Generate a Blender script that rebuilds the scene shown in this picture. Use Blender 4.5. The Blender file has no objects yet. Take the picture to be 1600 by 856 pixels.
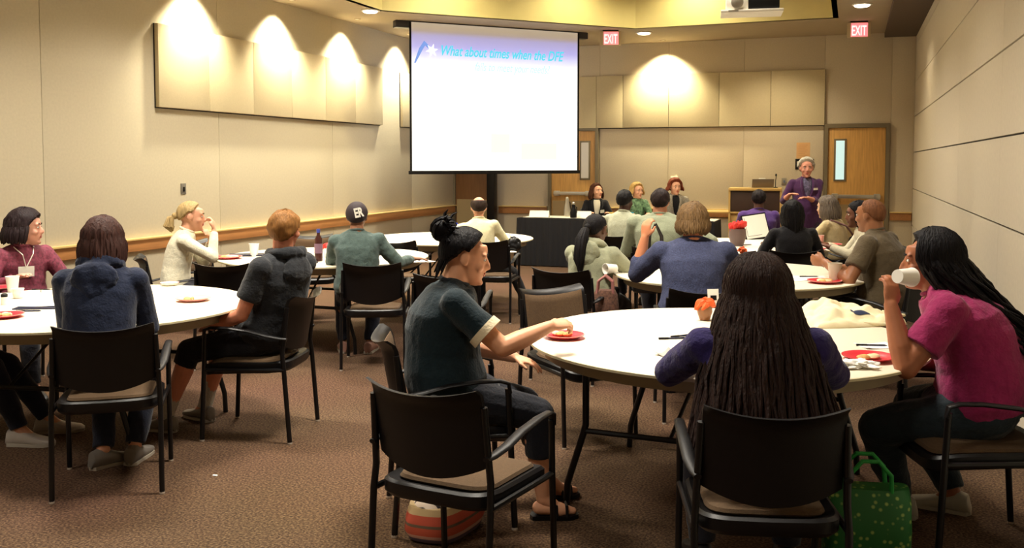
import bpy, bmesh, math, random
import numpy as np
from mathutils import Vector, Matrix, Euler, noise
random.seed(7)
PI = math.pi
scene = bpy.context.scene
COL = scene.collection

# ---------------------------------------------------------------- camera
EYE = 1.56; F = 1480.0; PSI = math.radians(19.73); PITCH = math.radians(3.21)
cam_d = bpy.data.cameras.new('camera'); cam = bpy.data.objects.new('camera', cam_d); COL.objects.link(cam)
cam_d.sensor_width = 36; cam_d.lens = 36 * F / 1600; cam_d.shift_y = -90 / 1600; cam_d.clip_start = 0.05
cam.location = (0, 0, EYE); cam.rotation_euler = (PI / 2 - PITCH, 0, PSI)
scene.camera = cam

# ---------------------------------------------------------------- world, exposure
world = bpy.data.worlds.new('world'); scene.world = world; world.use_nodes = True
world.node_tree.nodes['Background'].inputs[0].default_value = (1, 0.9, 0.75, 1)
world.node_tree.nodes['Background'].inputs[1].default_value = 0.0
scene.view_settings.view_transform = 'Standard'; scene.view_settings.look = 'None'
scene.view_settings.gamma = 1.0; scene.view_settings.use_curve_mapping = False
scene.view_settings.exposure = 0.50
scene.cycles.use_denoising = True
scene.cycles.max_bounces = 8; scene.cycles.diffuse_bounces = 5

HC = 3.60          # low ceiling round the walls
HR = 4.55          # raised ceiling in the middle
XL, XR, YB, YF = -6.90, 0.90, 16.10, -3.5

def light_area(name, loc, sx, sy, power, color=(1, .86, .64), spread=140, rot=(0, 0, 0)):
    d = bpy.data.lights.new(name, 'AREA'); d.shape = 'RECTANGLE'; d.size = sx; d.size_y = sy
    d.energy = power; d.color = color; d.spread = math.radians(spread)
    o = bpy.data.objects.new(name, d); o.location = loc; o.rotation_euler = rot; COL.objects.link(o); return o
def light_spot(name, loc, power, size=95, blend=.6, color=(1, .84, .55), aim=None, radius=.05):
    d = bpy.data.lights.new(name, 'SPOT'); d.energy = power; d.spot_size = math.radians(size)
    d.spot_blend = blend; d.color = color; d.shadow_soft_size = radius
    o = bpy.data.objects.new(name, d); o.location = loc; COL.objects.link(o)
    if aim is not None:
        v = Vector(aim) - Vector(loc); o.rotation_euler = v.to_track_quat('-Z', 'Y').to_euler()
    return o
# ceiling troffers over the tables (their glass is built below at the same places)
TROFFERS = [(-4.6, .6, .35), (-1.9, .6, .35), (-4.6, 4.6, 1), (-1.7, 4.5, 1.05), (-4.6, 7.9, 1), (-1.4, 7.9, .55), (-4.3, 11.0, 1.0), (-1.4, 11.0, .6)]
for tx, ty, tp in TROFFERS:
    light_area('troffer_light', (tx, ty, HR - .06), 1.1, .55, 100 * tp, color=(1, .92, .79), spread=115)
# wall washers: scallops on the left and back walls
WASHERS = [(XL + .26, 8.71), (XL + .26, 10.35), (XL + .26, 12.02), (XL + .26, 13.74)]
for wx, wy in WASHERS:
    light_spot('washer_light', (wx, wy, HC - .03), 300, 104, .85, (1, .9, .66), aim=(wx - .13, wy, HC - 1))
BWASH = [(-3.0, YB - .30)]
for wx, wy in BWASH:
    light_spot('washer_light', (wx, wy, HC - .03), 360, 106, .85, (1, .88, .56), aim=(wx, wy + .13, HC - 1))
DOWNS = [(-6.1, 11.4), (-3.1, 14.75), (.08, 13.1), (-1.2, 15.0)]
for dx, dy in DOWNS:
    light_spot('downlight_light', (dx, dy, HC - .03), 90, 130, .8, (1, .84, .58), aim=(dx, dy, 0))
# lamps in the raised ceiling close to the fascia
for dx, dy in [(-4.9, 11.6), (-3.5, 13.0), (-2.2, 13.75)]:
    light_spot('fascia_light', (dx, dy, HR - .05), 90, 140, .8, (1, .88, .55), aim=(dx, dy, 0))

# ---------------------------------------------------------------- photo helpers
def at(px, py, h):
    """point of height h seen at pixel (px, py) of the photograph"""
    u = (px - 800) / F; v = (py - 338) / F
    fw = math.cos(PITCH) - v * math.sin(PITCH); dn = math.sin(PITCH) + v * math.cos(PITCH)
    t = (EYE - h) / dn
    return C(u * t, fw * t, h)
def C(xc, zc, h=0.0):
    """camera plan coordinates (right, forward) to the room"""
    return Vector((xc * math.cos(PSI) - zc * math.sin(PSI), xc * math.sin(PSI) + zc * math.cos(PSI), h))
def W(px, zc, h=0.0):
    """point at pixel column px, at plan distance zc, height h"""
    d = zc * math.cos(PITCH) + (EYE - h) * math.sin(PITCH)
    return C((px - 800) / F * d, zc, h)
def heading(a):      # 0 away from the camera, 90 to its right
    return PSI - math.radians(a)

# ---------------------------------------------------------------- materials
MATS = {}
def mat(name, color, rough=.6, metal=0, var=0.0, vscale=8, bump=0, bscale=60, emit=None, estr=1, stretch=None, spec=.5, sheen=0, alpha=None, trans=0):
    if name in MATS: return MATS[name]
    m = bpy.data.materials.new(name); m.use_nodes = True; nt = m.node_tree; b = nt.nodes['Principled BSDF']
    b.inputs['Base Color'].default_value = (*color, 1); b.inputs['Roughness'].default_value = rough
    b.inputs['Metallic'].default_value = metal; b.inputs['Specular IOR Level'].default_value = spec
    if sheen: b.inputs['Sheen Weight'].default_value = sheen
    if trans: b.inputs['Transmission Weight'].default_value = trans
    if alpha is not None: b.inputs['Alpha'].default_value = alpha
    if emit: b.inputs['Emission Color'].default_value = (*emit, 1); b.inputs['Emission Strength'].default_value = estr
    if var or bump:
        tc = nt.nodes.new('ShaderNodeTexCoord'); mp = nt.nodes.new('ShaderNodeMapping')
        nt.links.new(tc.outputs['Object'], mp.inputs[0])
        if stretch: mp.inputs['Scale'].default_value = stretch
    if var:
        n = nt.nodes.new('ShaderNodeTexNoise'); n.inputs['Scale'].default_value = vscale; n.inputs['Detail'].default_value = 5
        nt.links.new(mp.outputs[0], n.inputs['Vector'])
        r = nt.nodes.new('ShaderNodeValToRGB')
        r.color_ramp.elements[0].position = .3; r.color_ramp.elements[1].position = .7
        r.color_ramp.elements[0].color = (*[max(0, c * (1 - var)) for c in color], 1)
        r.color_ramp.elements[1].color = (*[min(1, c * (1 + var)) for c in color], 1)
        nt.links.new(n.outputs[0], r.inputs[0]); nt.links.new(r.outputs[0], b.inputs['Base Color'])
    if bump:
        n2 = nt.nodes.new('ShaderNodeTexNoise'); n2.inputs['Scale'].default_value = bscale; n2.inputs['Detail'].default_value = 3
        nt.links.new(mp.outputs[0], n2.inputs['Vector'])
        bp = nt.nodes.new('ShaderNodeBump'); bp.inputs['Strength'].default_value = bump; bp.inputs['Distance'].default_value = .01
        nt.links.new(n2.outputs[0], bp.inputs['Height']); nt.links.new(bp.outputs[0], b.inputs['Normal'])
    MATS[name] = m; return m
def srgb(r, g, b):
    f = lambda c: ((c / 255 + .055) / 1.055) ** 2.4 if c > 10 else c / 255 / 12.92
    return (f(r), f(g), f(b))

M_wall = mat('wall_paint', srgb(196, 186, 160), .85, var=.035, vscale=40, bump=.15, bscale=300)
M_wall_b = mat('back_wall_fabric', srgb(208, 195, 170), .9, var=.05, vscale=60, bump=.2, bscale=200)
M_panel = mat('acoustic_fabric', srgb(204, 190, 154), .95, var=.03, vscale=60, bump=.2, bscale=260)
M_right = mat('partition_vinyl', srgb(204, 194, 174), .7, var=.04, vscale=30, bump=.1, bscale=160)
M_joint = mat('dark_joint', srgb(32, 26, 24), .7)
M_ceil = mat('ceiling_paint', srgb(170, 155, 130), .9, var=.02)
M_fascia = mat('fascia_paint', srgb(214, 200, 140), .6, var=.02)
M_white = mat('white_paint', srgb(232, 228, 215), .6)
M_rail = mat('rail_oak', srgb(176, 122, 72), .45, var=.12, vscale=6, stretch=(8, .6, 8))
M_railtop_lit = mat('rail_top_lit', srgb(216, 186, 120), .4, var=.06, vscale=6)  # paler than the rail: downlight on the ledge top put into the colour
M_door = mat('door_oak', srgb(206, 158, 88), .45, var=.14, vscale=5, stretch=(9, 9, .7))
M_frame = mat('door_frame_paint', srgb(120, 108, 84), .5)
M_steel = mat('brushed_steel', srgb(190, 186, 176), .3, metal=.8)
M_black = mat('black_plastic', srgb(9, 8, 10), .42, spec=.3)
M_tube = mat('black_tube', srgb(9, 8, 10), .35, spec=.4)
M_glow = mat('lamp_glow', (1, 1, 1), .5, emit=(1, .9, .7), estr=7)
M_glass_lit = mat('lit_door_glass', srgb(150, 170, 165), .2, emit=srgb(190, 220, 215), estr=.75)
M_glass_dim = mat('dim_door_glass', srgb(150, 140, 125), .2, emit=srgb(190, 175, 150), estr=.35)

# carpet
def carpet():
    m = bpy.data.materials.new('carpet'); m.use_nodes = True; nt = m.node_tree; b = nt.nodes['Principled BSDF']
    tc = nt.nodes.new('ShaderNodeTexCoord')
    n = nt.nodes.new('ShaderNodeTexNoise'); n.inputs['Scale'].default_value = 90; n.inputs['Detail'].default_value = 4
    nt.links.new(tc.outputs['Object'], n.inputs['Vector'])
    r = nt.nodes.new('ShaderNodeValToRGB'); e = r.color_ramp.elements
    e[0].position = .32; e[0].color = (*srgb(58, 44, 36), 1); e[1].position = .68; e[1].color = (*srgb(124, 98, 74), 1)
    k = e.new(.5); k.color = (*srgb(90, 68, 52), 1)
    nt.links.new(n.outputs[0], r.inputs[0])
    n3 = nt.nodes.new('ShaderNodeTexNoise'); n3.inputs['Scale'].default_value = .9; n3.inputs['Detail'].default_value = 2
    nt.links.new(tc.outputs['Object'], n3.inputs['Vector'])
    mx = nt.nodes.new('ShaderNodeMixRGB'); mx.blend_type = 'MULTIPLY'; mx.inputs[0].default_value = .25
    nt.links.new(r.outputs[0], mx.inputs[1]); nt.links.new(n3.outputs['Color'], mx.inputs[2])
    nt.links.new(mx.outputs[0], b.inputs['Base Color'])
    b.inputs['Roughness'].default_value = .95; b.inputs['Specular IOR Level'].default_value = .1
    n2 = nt.nodes.new('ShaderNodeTexNoise'); n2.inputs['Scale'].default_value = 220
    nt.links.new(tc.outputs['Object'], n2.inputs['Vector'])
    bp = nt.nodes.new('ShaderNodeBump'); bp.inputs['Strength'].default_value = .6; bp.inputs['Distance'].default_value = .01
    nt.links.new(n2.outputs[0], bp.inputs['Height']); nt.links.new(bp.outputs[0], b.inputs['Normal'])
    return m
M_carpet = carpet()

# ---------------------------------------------------------------- mesh helpers
class MB:
    def __init__(s): s.v = []; s.f = []; s.mi = []; s.cur = 0
    def add(s, vs, fs):
        k = len(s.v); s.v.extend(Vector(p) for p in vs); s.f.extend([tuple(i + k for i in f) for f in fs]); s.mi.extend([s.cur] * len(fs)); return s
    def box(s, x0, x1, y0, y1, z0, z1, M=None):
        vs = [Vector((x, y, z)) for x in (x0, x1) for y in (y0, y1) for z in (z0, z1)]
        if M: vs = [M @ p for p in vs]
        return s.add(vs, [(0, 1, 3, 2), (4, 6, 7, 5), (0, 4, 5, 1), (2, 3, 7, 6), (0, 2, 6, 4), (1, 5, 7, 3)])
    def rings(s, rings, cap=True, closed=False):
        n = len(rings[0]); k = len(s.v); vs = [Vector(p) for r in rings for p in r]; fs = []
        m = len(rings)
        for i in range(m - 1 + (1 if closed else 0)):
            a = (i % m) * n; b = ((i + 1) % m) * n
            for j in range(n): fs.append((a + j, a + (j + 1) % n, b + (j + 1) % n, b + j))
        if cap and not closed: fs.append(tuple(range(n - 1, -1, -1))); fs.append(tuple((m - 1) * n + j for j in range(n)))
        return s.add(vs, fs)
    def tube(s, pts, r, n=8, cap=True, closed=False):
        pts = [Vector(p) for p in pts]; m = len(pts); rr = r if isinstance(r, (list, tuple)) else [r] * m
        rings = []; up = None
        for i, p in enumerate(pts):
            if closed: t = pts[(i + 1) % m] - pts[i - 1]
            else: t = pts[min(i + 1, m - 1)] - pts[max(i - 1, 0)]
            t = t.normalized() if t.length > 1e-9 else Vector((0, 0, 1))
            if up is None: up = t.orthogonal().normalized()
            up = (up - t * up.dot(t)); up = up.normalized() if up.length > 1e-6 else t.orthogonal().normalized()
            w = t.cross(up)
            rings.append([p + (up * math.cos(2 * PI * j / n) + w * math.sin(2 * PI * j / n)) * rr[i] for j in range(n)])
        return s.rings(rings, cap, closed)
    def lathe(s, prof, n=32, c=(0, 0, 0), M=None):
        rings = [[(c[0] + r * math.cos(2 * PI * j / n), c[1] + r * math.sin(2 * PI * j / n), c[2] + z) for j in range(n)] for r, z in prof]
        if M: rings = [[M @ Vector(p) for p in r] for r in rings]
        return s.rings(rings)
    def ell(s, c, r, M=None, nu=16, nv=10):
        c = Vector(c); R = M.to_3x3() if M else Matrix.Identity(3); rings = []
        for i in range(nv + 1):
            a = -PI / 2 + PI * (i + .02) / (nv + .04); 
            rings.append([c + R @ Vector((r[0] * math.cos(a) * math.cos(2 * PI * j / nu), r[1] * math.cos(a) * math.sin(2 * PI * j / nu), r[2] * math.sin(a))) for j in range(nu)])
        return s.rings(rings)
    def cone(s, p0, p1, r0, r1, n=12):      # capsule with round ends
        p0 = Vector(p0); p1 = Vector(p1); d = (p1 - p0); L = d.length
        if L < 1e-6: return s.ell(p0, (r0, r0, r0), nu=n, nv=6)
        d /= L; pts = []; rr = []
        for k in range(4): a = PI / 2 * (k + .15) / 4; pts.append(p0 - d * r0 * math.cos(a)); rr.append(r0 * math.sin(a))
        pts.append(p0); rr.append(r0); pts.append(p1); rr.append(r1)
        for k in range(4): a = PI / 2 * (3 - k + .15) / 4; pts.append(p1 + d * r1 * math.cos(a)); rr.append(r1 * math.sin(a))
        return s.tube(pts, rr, n)
    def build(s, name, m=None, parent=None, smooth=True, bevel=0, loc=None, rotz=None):
        me = bpy.data.meshes.new(name); me.from_pydata([tuple(p) for p in s.v], [], s.f); 
        mm = m if isinstance(m, (list, tuple)) else [m]
        for x in mm: me.materials.append(x)
        if len(mm) > 1: me.polygons.foreach_set('material_index', s.mi)
        bm = bmesh.new(); bm.from_mesh(me); bmesh.ops.recalc_face_normals(bm, faces=bm.faces)
        if bevel: 
            try: bmesh.ops.bevel(bm, geom=bm.edges[:], offset=bevel, segments=2, affect='EDGES', profile=.6)
            except Exception: pass
        bm.to_mesh(me); bm.free()
        o = bpy.data.objects.new(name, me); COL.objects.link(o)
        if smooth:
            me.polygons.foreach_set('use_smooth', [True] * len(me.polygons))
            me.set_sharp_from_angle(angle=math.radians(38))
        if parent: o.parent = parent
        if loc is not None: o.location = loc
        if rotz is not None: o.rotation_euler = (0, 0, rotz)
        return o
def tag(o, label=None, cat=None, group=None, kind=None):
    if label: o['label'] = label
    if cat: o['category'] = cat
    if group: o['group'] = group
    if kind: o['kind'] = kind
    return o
def thing(name, label, cat, loc=(0, 0, 0), rotz=0, group=None):
    o = bpy.data.objects.new(name, None); COL.objects.link(o); o.empty_display_size = .1
    o.location = loc; o.rotation_euler = (0, 0, rotz); return tag(o, label, cat, group)
def copy_tree(o, parent=None):
    c = o.copy(); COL.objects.link(c); c.parent = parent
    for ch in list(o.children): copy_tree(ch, c)
    return c
def struct(name, mb, m, parent=None, **k):
    o = mb.build(name, m, parent, **k)
    if parent is None: o['kind'] = 'structure'
    return o

# ---------------------------------------------------------------- room shell
struct('floor', MB().box(XL - .2, XR + .2, YF - .2, YB + .2, -.1, 0), M_carpet)
wl = struct('wall_left', MB().box(XL - .2, XL - .015, YF, YB, 0, HC + 1.2), M_wall)
seams = [YF, -1.0, 1.55, 4.1, 6.66, 9.2, 11.75, 14.3, YB]
for a, b in zip(seams[:-1], seams[1:]):
    struct('wall_panel', MB().box(XL - .015, XL, a + .003, b - .003, .0, HC), M_wall, wl, bevel=.002)
wb = struct('wall_back', MB().box(XL - .2, XR + .2, YB + .015, YB + .2, 0, HC + 1.2), M_wall_b)
DL = (-5.02, -4.22)      # left oak door (x range)
DD = (-6.86, -6.12)      # third door in the corner
DR = (-.37, .49)
bs = [XL, DD[0] - .03, DD[1] + .06, DL[0] - .07, DL[1] + .07, -3.0, -1.75, DR[0] - .07]
def bpanel(a, b, z0=0, z1=HC): struct('wall_panel', MB().box(a + .002, b - .002, YB, YB + .015, z0, z1), M_wall_b, wb, bevel=.002)
bpanel(DD[1] + .06, DL[0] - .07); bpanel(DL[1] + .07, -2.95); bpanel(-2.95, -1.7); bpanel(-1.7, DR[0] - .07); bpanel(DR[1] + .07, XR)
for d in (DD, DL, DR): bpanel(d[0] - .07, d[1] + .07, 2.18, HC)
wf = struct('wall_front', MB().box(XL - .2, XR + .2, YF - .2, YF, 0, HC + 1.2), M_wall)
wr = struct('wall_right', MB().box(XR + .02, XR + .2, YF, YB, 0, HC + 1.2), M_joint)
hz = [.0, .59, 1.165, 1.73, 2.285, 2.83, 3.40, HC]
ys = [YF, -.88, 1.69, 4.27, 6.85, 9.43, 12.0, 14.6, YB]
for z0, z1 in zip(hz[:-1], hz[1:]):
    for a, b in zip(ys[:-1], ys[1:]):
        g = .0065 if z0 < 2.5 else .003
        struct('wall_panel', MB().box(XR, XR + .022, a + .0012, b - .0012, z0 + (g if z0 else 0), z1 - (g if z1 < HC - .01 else 0)), M_right, wr, smooth=False)

# ceilings: low ring, octagonal fascia, raised middle
octo = [(-5.95, -2.2), (-5.95, 11.45), (-5.86, 11.55), (-3.13, 14.27), (-.29, 14.15), (-.29, -2.2)]
out = [(XL - .2, YF - .2), (XL - .2, 11.5), (XL - .2, 13.0), (-3.13, YB + .2), (XR + .2, YB + .2), (XR + .2, YF - .2)]
mb = MB()
n = len(octo)
vs = [(x, y, HC) for x, y in octo] + [(x, y, HC) for x, y in out] + [(XL - .2, YB + .2, HC)]
fs = []
for i in range(n):
    j = (i + 1) % n
    if i == 2: fs.append((2, 3, n + 3, 2 * n, n + 2))
    else: fs.append((i, j, n + j, n + i))
mb.add(vs, fs)
k = len(mb.v)
mb.add([(x, y, z + .05) for x, y, z in vs], fs)
struct('ceiling', mb, M_ceil, smooth=False)
mb = MB()
outer = [(-6.02, -2.27), (-6.02, 11.47), (-5.91, 11.6), (-3.16, 14.34), (-.22, 14.22), (-.22, -2.27)]
mb.rings([[(x, y, HC) for x, y in octo], [(x, y, HR + .05) for x, y in octo], [(x, y, HR + .05) for x, y in outer], [(x, y, HC) for x, y in outer]], closed=True)
struct('trim_1', mb, M_fascia, smooth=False)
struct('ceiling', MB().box(-6.1, -.15, -2.4, 14.5, HR, HR + .1), M_ceil)
struct('trim_2', MB().box(.44, XR, YF, YB, HC - .07, HC), mat('unlit_strip_dark', srgb(88, 74, 62), .8))  # ceiling strip by the wall, its unlit look put into a dark colour

# troffers and lamps
M_troffer = mat('troffer_glass', (1, 1, 1), .5, emit=(1, .9, .72), estr=2.2)
for i, (tx, ty, tp) in enumerate(TROFFERS):
    t = thing('ceiling_light', 'rectangular recessed light panel in the raised ceiling, out of view above the tables', 'light', (tx, ty, HR), 0, 'recessed light panels of the raised ceiling')
    MB().box(-.62, .62, -.33, .33, -.02, 0).build('frame', M_white, t, bevel=.004)
    MB().box(-.55, .55, -.275, .275, -.03, -.018).build('diffuser', M_troffer, t)
dl_lab = ['round recessed downlight left of the projection screen', 'round recessed downlight beside the left exit sign', 'round recessed downlight above the right exit sign', 'round recessed downlight in the back ceiling strip, near the lectern']
for (dx, dy), lab in zip(DOWNS[:3], dl_lab):
    t = thing('downlight', lab, 'light', (dx, dy, HC))
    MB().lathe([(.125, 0), (.125, -.012), (.10, -.016), (.095, -.004)], 28).build('trim_ring', M_white, t)
    MB().lathe([(.094, -.002), (.094, -.024), (.08, -.032)], 28).build('lens', M_glow, t)
wlab = ['above the left end of the panel row', 'above the fourth panel of the row', 'above the right end of the panel row', 'nearest the projection screen']
for (dx, dy), lab in zip(WASHERS + BWASH, wlab + ['above the panels on the back wall']):
    t = thing('wall_washer', 'small recessed wall washer light ' + lab, 'light', (dx, dy, HC))
    MB().lathe([(.05, 0), (.05, -.006), (.035, -.008), (.033, -.002)], 24).build('trim_ring', M_ceil, t)
    MB().lathe([(.032, -.001), (.03, -.006)], 20).build('lens', M_white, t)

# chair rails
def rail_y(x, y0, y1, s, name):
    o = struct(name, MB().box(min(x, x + s * .035), max(x, x + s * .035), y0, y1, .66, .775), M_rail, bevel=.004)
    MB().box(min(x, x + s * .06), max(x, x + s * .06), y0, y1, .775, .795).build('rail_cap', M_railtop_lit, o, bevel=.003)
rail_y(XL, YF, YB, 1, 'trim_3')
for i, (a, b) in enumerate([(DD[1] + .1, DL[0] - .08), (DL[1] + .08, DR[0] - .08), (DR[1] + .08, XR - .01)]):
    o = struct('trim_%d' % (4 + i), MB().box(a, b, YB - .035, YB, .66, .775), M_rail, bevel=.004)
    MB().box(a, b, YB - .06, YB, .775, .795).build('rail_cap', M_railtop_lit, o, bevel=.003)
M_base = mat('base_vinyl', srgb(60, 46, 38), .6)
struct('baseboard_left', MB().box(XL, XL + .012, YF, YB, 0, .10), M_base)
for a, b in [(DD[1] + .1, DL[0] - .08), (DL[1] + .08, DR[0] - .08), (DR[1] + .08, XR)]:
    struct('baseboard_back', MB().box(a, b, YB - .012, YB, 0, .10), M_base)
struct('baseboard_right', MB().box(XR - .012, XR, YF, YB, 0, .08), M_base)

# doors on the back wall
def door(idx, x0, x1, wx0, wx1, glass, dark=False):
    o = struct('door_%d' % idx, MB().box(x0, x1, YB - .03, YB + .02, .01, 2.12), mat('door_oak_shaded', srgb(122, 84, 48), .5, var=.12, vscale=5, stretch=(9, 9, .7)) if dark else M_door, bevel=.003)  # corner door stands in shadow; the darker oak carries that shade
    f = MB().box(x0 - .06, x0 - .002, YB - .06, YB + .01, 0, 2.18).box(x1 + .002, x1 + .06, YB - .06, YB + .01, 0, 2.18).box(x0 - .06, x1 + .06, YB - .061, YB + .01, 2.125, 2.19)
    f.build('door_frame', M_frame, o)
    if wx0 is not None:
        w = MB().box(wx0 - .03, wx1 + .03, YB - .042, YB - .028, 1.27, 1.95).build('window_frame', M_frame, o, bevel=.003)
        MB().box(wx0, wx1, YB - .047, YB - .04, 1.30, 1.92).build('pane', glass, w)
    b = MB().box(x0 + .06, x1 - .06, YB - .11, YB - .07, 1.0, 1.06).box(x0 + .07, x0 + .16, YB - .115, YB - .03, .985, 1.075).box(x1 - .16, x1 - .07, YB - .115, YB - .03, .985, 1.075)
    if not dark: b.build('push_bar', M_steel, o, bevel=.004)
    k = MB().box(x0 + .02, x1 - .02, YB - .034, YB - .029, .06, .9)
    k.build('kick_plate', mat('kick_plate', srgb(168, 146, 106), .5, metal=.1), o)
    return o
door(1, DD[0], DD[1], None, None, None, True)
door(2, DL[0], DL[1], -4.47, -4.34, M_glass_dim)
door(3, DR[0], DR[1], -.25, -.12, M_glass_lit)

# acoustic panels
def abank(label, spans, z0, z1, wall):
    o3 = Vector((XL + .003, spans[0][0], 0)) if wall == 'L' else Vector((spans[0][0], YB - .003, 0)); t = thing('acoustic_panel_bank', label, 'wall panel', o3)
    for a, b in spans:
        if wall == 'L': bx = MB().box(XL + .012, XL + .06, a + .003, b - .003, z0, z1); ed = MB().box(XL + .0, XL + .014, a + .0, b - .0, z0 - .012, z1 + .002)
        else: bx = MB().box(a + .003, b - .003, YB - .06, YB - .012, z0, z1); ed = MB().box(a, b, YB - .014, YB, z0 - .012, z1 + .002)
        base = Vector((XL, spans[0][0], 0)) if wall == 'L' else Vector((spans[0][0], YB, 0))
        for q in bx.v + ed.v: q -= base
        p = bx.build('panel', M_panel, t, bevel=.004)
        ed.build('backing', M_joint, p)
    return t
abank('long row of six beige fabric acoustic panels high on the left wall', [(8.13 + i * .838, 8.13 + (i + 1) * .838) for i in range(6)], 2.15, 3.02, 'L')
abank('short beige acoustic panel pair on left wall partly behind the projection screen', [(13.85, 14.7), (14.7, 15.55)], 2.15, 3.02, 'L')
xs = [-5.0, -4.2, -3.73, -2.94, -2.1, -1.27, -.43]
abank('row of beige fabric acoustic panels high on the back wall', list(zip(xs[:-1], xs[1:])), 2.17, 3.06, 'B')

# ---------------------------------------------------------------- projection screen (hangs at 45 degrees across the corner)
S0 = Vector((-5.98, 12.40, 0)); ang = PI / 4; SW = 2.72
t = thing('projection_screen', 'large lowered projection screen showing a slide titled What about times when the DFE', 'screen', S0, ang)
ZB, ZT = 1.45, HC - .02
def screen_mat():
    m = bpy.data.materials.new('projected_slide'); m.use_nodes = True; nt = m.node_tree; b = nt.nodes['Principled BSDF']
    tc = nt.nodes.new('ShaderNodeTexCoord'); sp = nt.nodes.new('ShaderNodeSeparateXYZ'); nt.links.new(tc.outputs['Object'], sp.inputs[0])
    r = nt.nodes.new('ShaderNodeMapRange'); r.inputs[1].default_value = ZB; r.inputs[2].default_value = ZT; nt.links.new(sp.outputs[2], r.inputs[0])
    c = nt.nodes.new('ShaderNodeValToRGB'); e = c.color_ramp.elements
    e[0].position = 0; e[0].color = (1.0, .97, .84, 1); e[1].position = 1; e[1].color = (*srgb(160, 146, 128), 1)
    for p, col in ((.12, (1, .99, .95)), (.40, (1, 1, 1)), (.72, (1, 1, 1)), (.77, srgb(220, 222, 248)), (.84, srgb(166, 164, 228)), (.915, srgb(150, 146, 196)), (.945, srgb(150, 136, 130)), (.97, srgb(156, 140, 118))):
        k = e.new(p); k.color = (*col, 1)
    nt.links.new(r.outputs[0], c.inputs[0]); nt.links.new(c.outputs[0], b.inputs['Emission Color'])
    b.inputs['Emission Strength'].default_value = .74; b.inputs['Base Color'].default_value = (.35, .35, .35, 1); b.inputs['Roughness'].default_value = .9
    return m
MB().box(0, SW, -.004, .004, ZB, ZT).build('screen_fabric', screen_mat(), t)
MB().box(-.03, 0, -.006, .006, ZB - .03, ZT).build('side_border', M_black, t)
MB().box(SW, SW + .03, -.006, .006, ZB - .03, ZT).build('side_border', M_black, t)
MB().box(-.05, SW + .05, -.014, .014, ZB - .05, ZB).build('bottom_bar', M_black, t, bevel=.004)
MB().box(-.22, SW + .2, .02, .16, HC - .10, HC).build('housing', mat('housing_dark', srgb(46, 44, 50), .5), t, bevel=.004)
M_cyan = mat('slide_cyan', (0, 0, 0), .9, emit=srgb(90, 226, 246), estr=.72)
M_cyan2 = mat('slide_pale_cyan', (0, 0, 0), .9, emit=srgb(196, 244, 255), estr=.8)
M_slw = mat('slide_white', (0, 0, 0), .9, emit=(1, 1, 1), estr=1.0)
M_slb = mat('slide_blue', (0, 0, 0), .9, emit=srgb(140, 176, 250), estr=.62)
M_sly = mat('slide_yellow', (0, 0, 0), .9, emit=(1, .97, .80), estr=.8)
def text(name, s, size, loc, rot, m, parent=None, shear=0, ext=.001, align='LEFT', weight=0, xs=1.0):
    cu = bpy.data.curves.new(name, 'FONT'); cu.body = s; cu.size = size; cu.extrude = ext; cu.shear = shear; cu.align_x = align; cu.offset = weight
    o = bpy.data.objects.new(name + '_tmp', cu); COL.objects.link(o); bpy.context.view_layer.update()
    me = bpy.data.meshes.new_from_object(o.evaluated_get(bpy.context.evaluated_depsgraph_get())); bpy.data.objects.remove(o)
    me.materials.clear(); me.materials.append(m)
    ob = bpy.data.objects.new(name, me); COL.objects.link(ob); ob.location = loc; ob.rotation_euler = rot; ob.parent = parent; ob.scale = (xs, 1, 1)
    return ob
text('slide_title', 'What about times when the DFE', .205, (.43, -.007, 3.13), (PI / 2, 0, 0), M_cyan, t, shear=.3, weight=.003, xs=.735)
text('slide_subtitle', 'fails to meet your needs?', .17, (.98, -.007, 2.93), (PI / 2, 0, 0), M_cyan2, t, shear=.3, xs=.72)
st = []
for i in range(12):
    rr = .10 if i % 2 == 0 else .04; a = 2 * PI * i / 12 + .2; st.append((.31 + rr * math.cos(a), -.006, 3.19 + rr * math.sin(a)))
mb = MB(); mb.rings([st, [(x, -.009, z) for x, y, z in st]]); mb.build('slide_star', M_slw, t, smooth=False)
mb = MB(); mb.tube([(.05, -.005, 3.0), (.14, -.005, 3.2), (.20, -.005, 3.29), (.27, -.005, 3.23)], [.012, .03, .035, .02], 6)
for p in mb.v: p.y = -.004 + (p.y + .004) * .05
mb.build('slide_swoosh', M_slb, t)
MB().box(1.75, 2.35, -.0065, -.004, 1.62, 1.86).build('slide_picture', M_sly, t)
MB().box(1.25, 1.55, -.0065, -.004, 1.72, 2.0).build('slide_picture', M_sly, t)

# ---------------------------------------------------------------- exit signs
M_exitbg = mat('exit_face', (.9, .5, .5), .4, emit=srgb(255, 120, 130), estr=.75)
M_exitred = mat('exit_letters', (.8, .1, .12), .4, emit=srgb(255, 235, 225), estr=1.0)
def exit_sign(loc, rz, label):
    t = thing('exit_sign', label, 'sign', loc, rz)
    MB().box(-.16, .16, -.025, .025, -.235, -.02).build('housing', mat('sign_housing', srgb(196, 178, 140), .5), t, bevel=.006)
    MB().box(-.11, .12, -.03, -.024, -.225, -.03).build('face', M_exitbg, t)
    MB().box(-.12, .12, -.03, .03, -.02, 0).build('canopy', M_black, t, bevel=.004)
    text('lettering', 'EXIT', .20, (0, -.031, -.205), (PI / 2, 0, 0), M_exitred, t, align='CENTER', weight=.002, xs=.5)
exit_sign(at(954, 47, HC), PSI, 'left lit red EXIT sign hanging right of the projection screen')
exit_sign(at(1342, 33, HC), PSI - .2, 'right lit red EXIT sign hanging above the right door')

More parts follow.
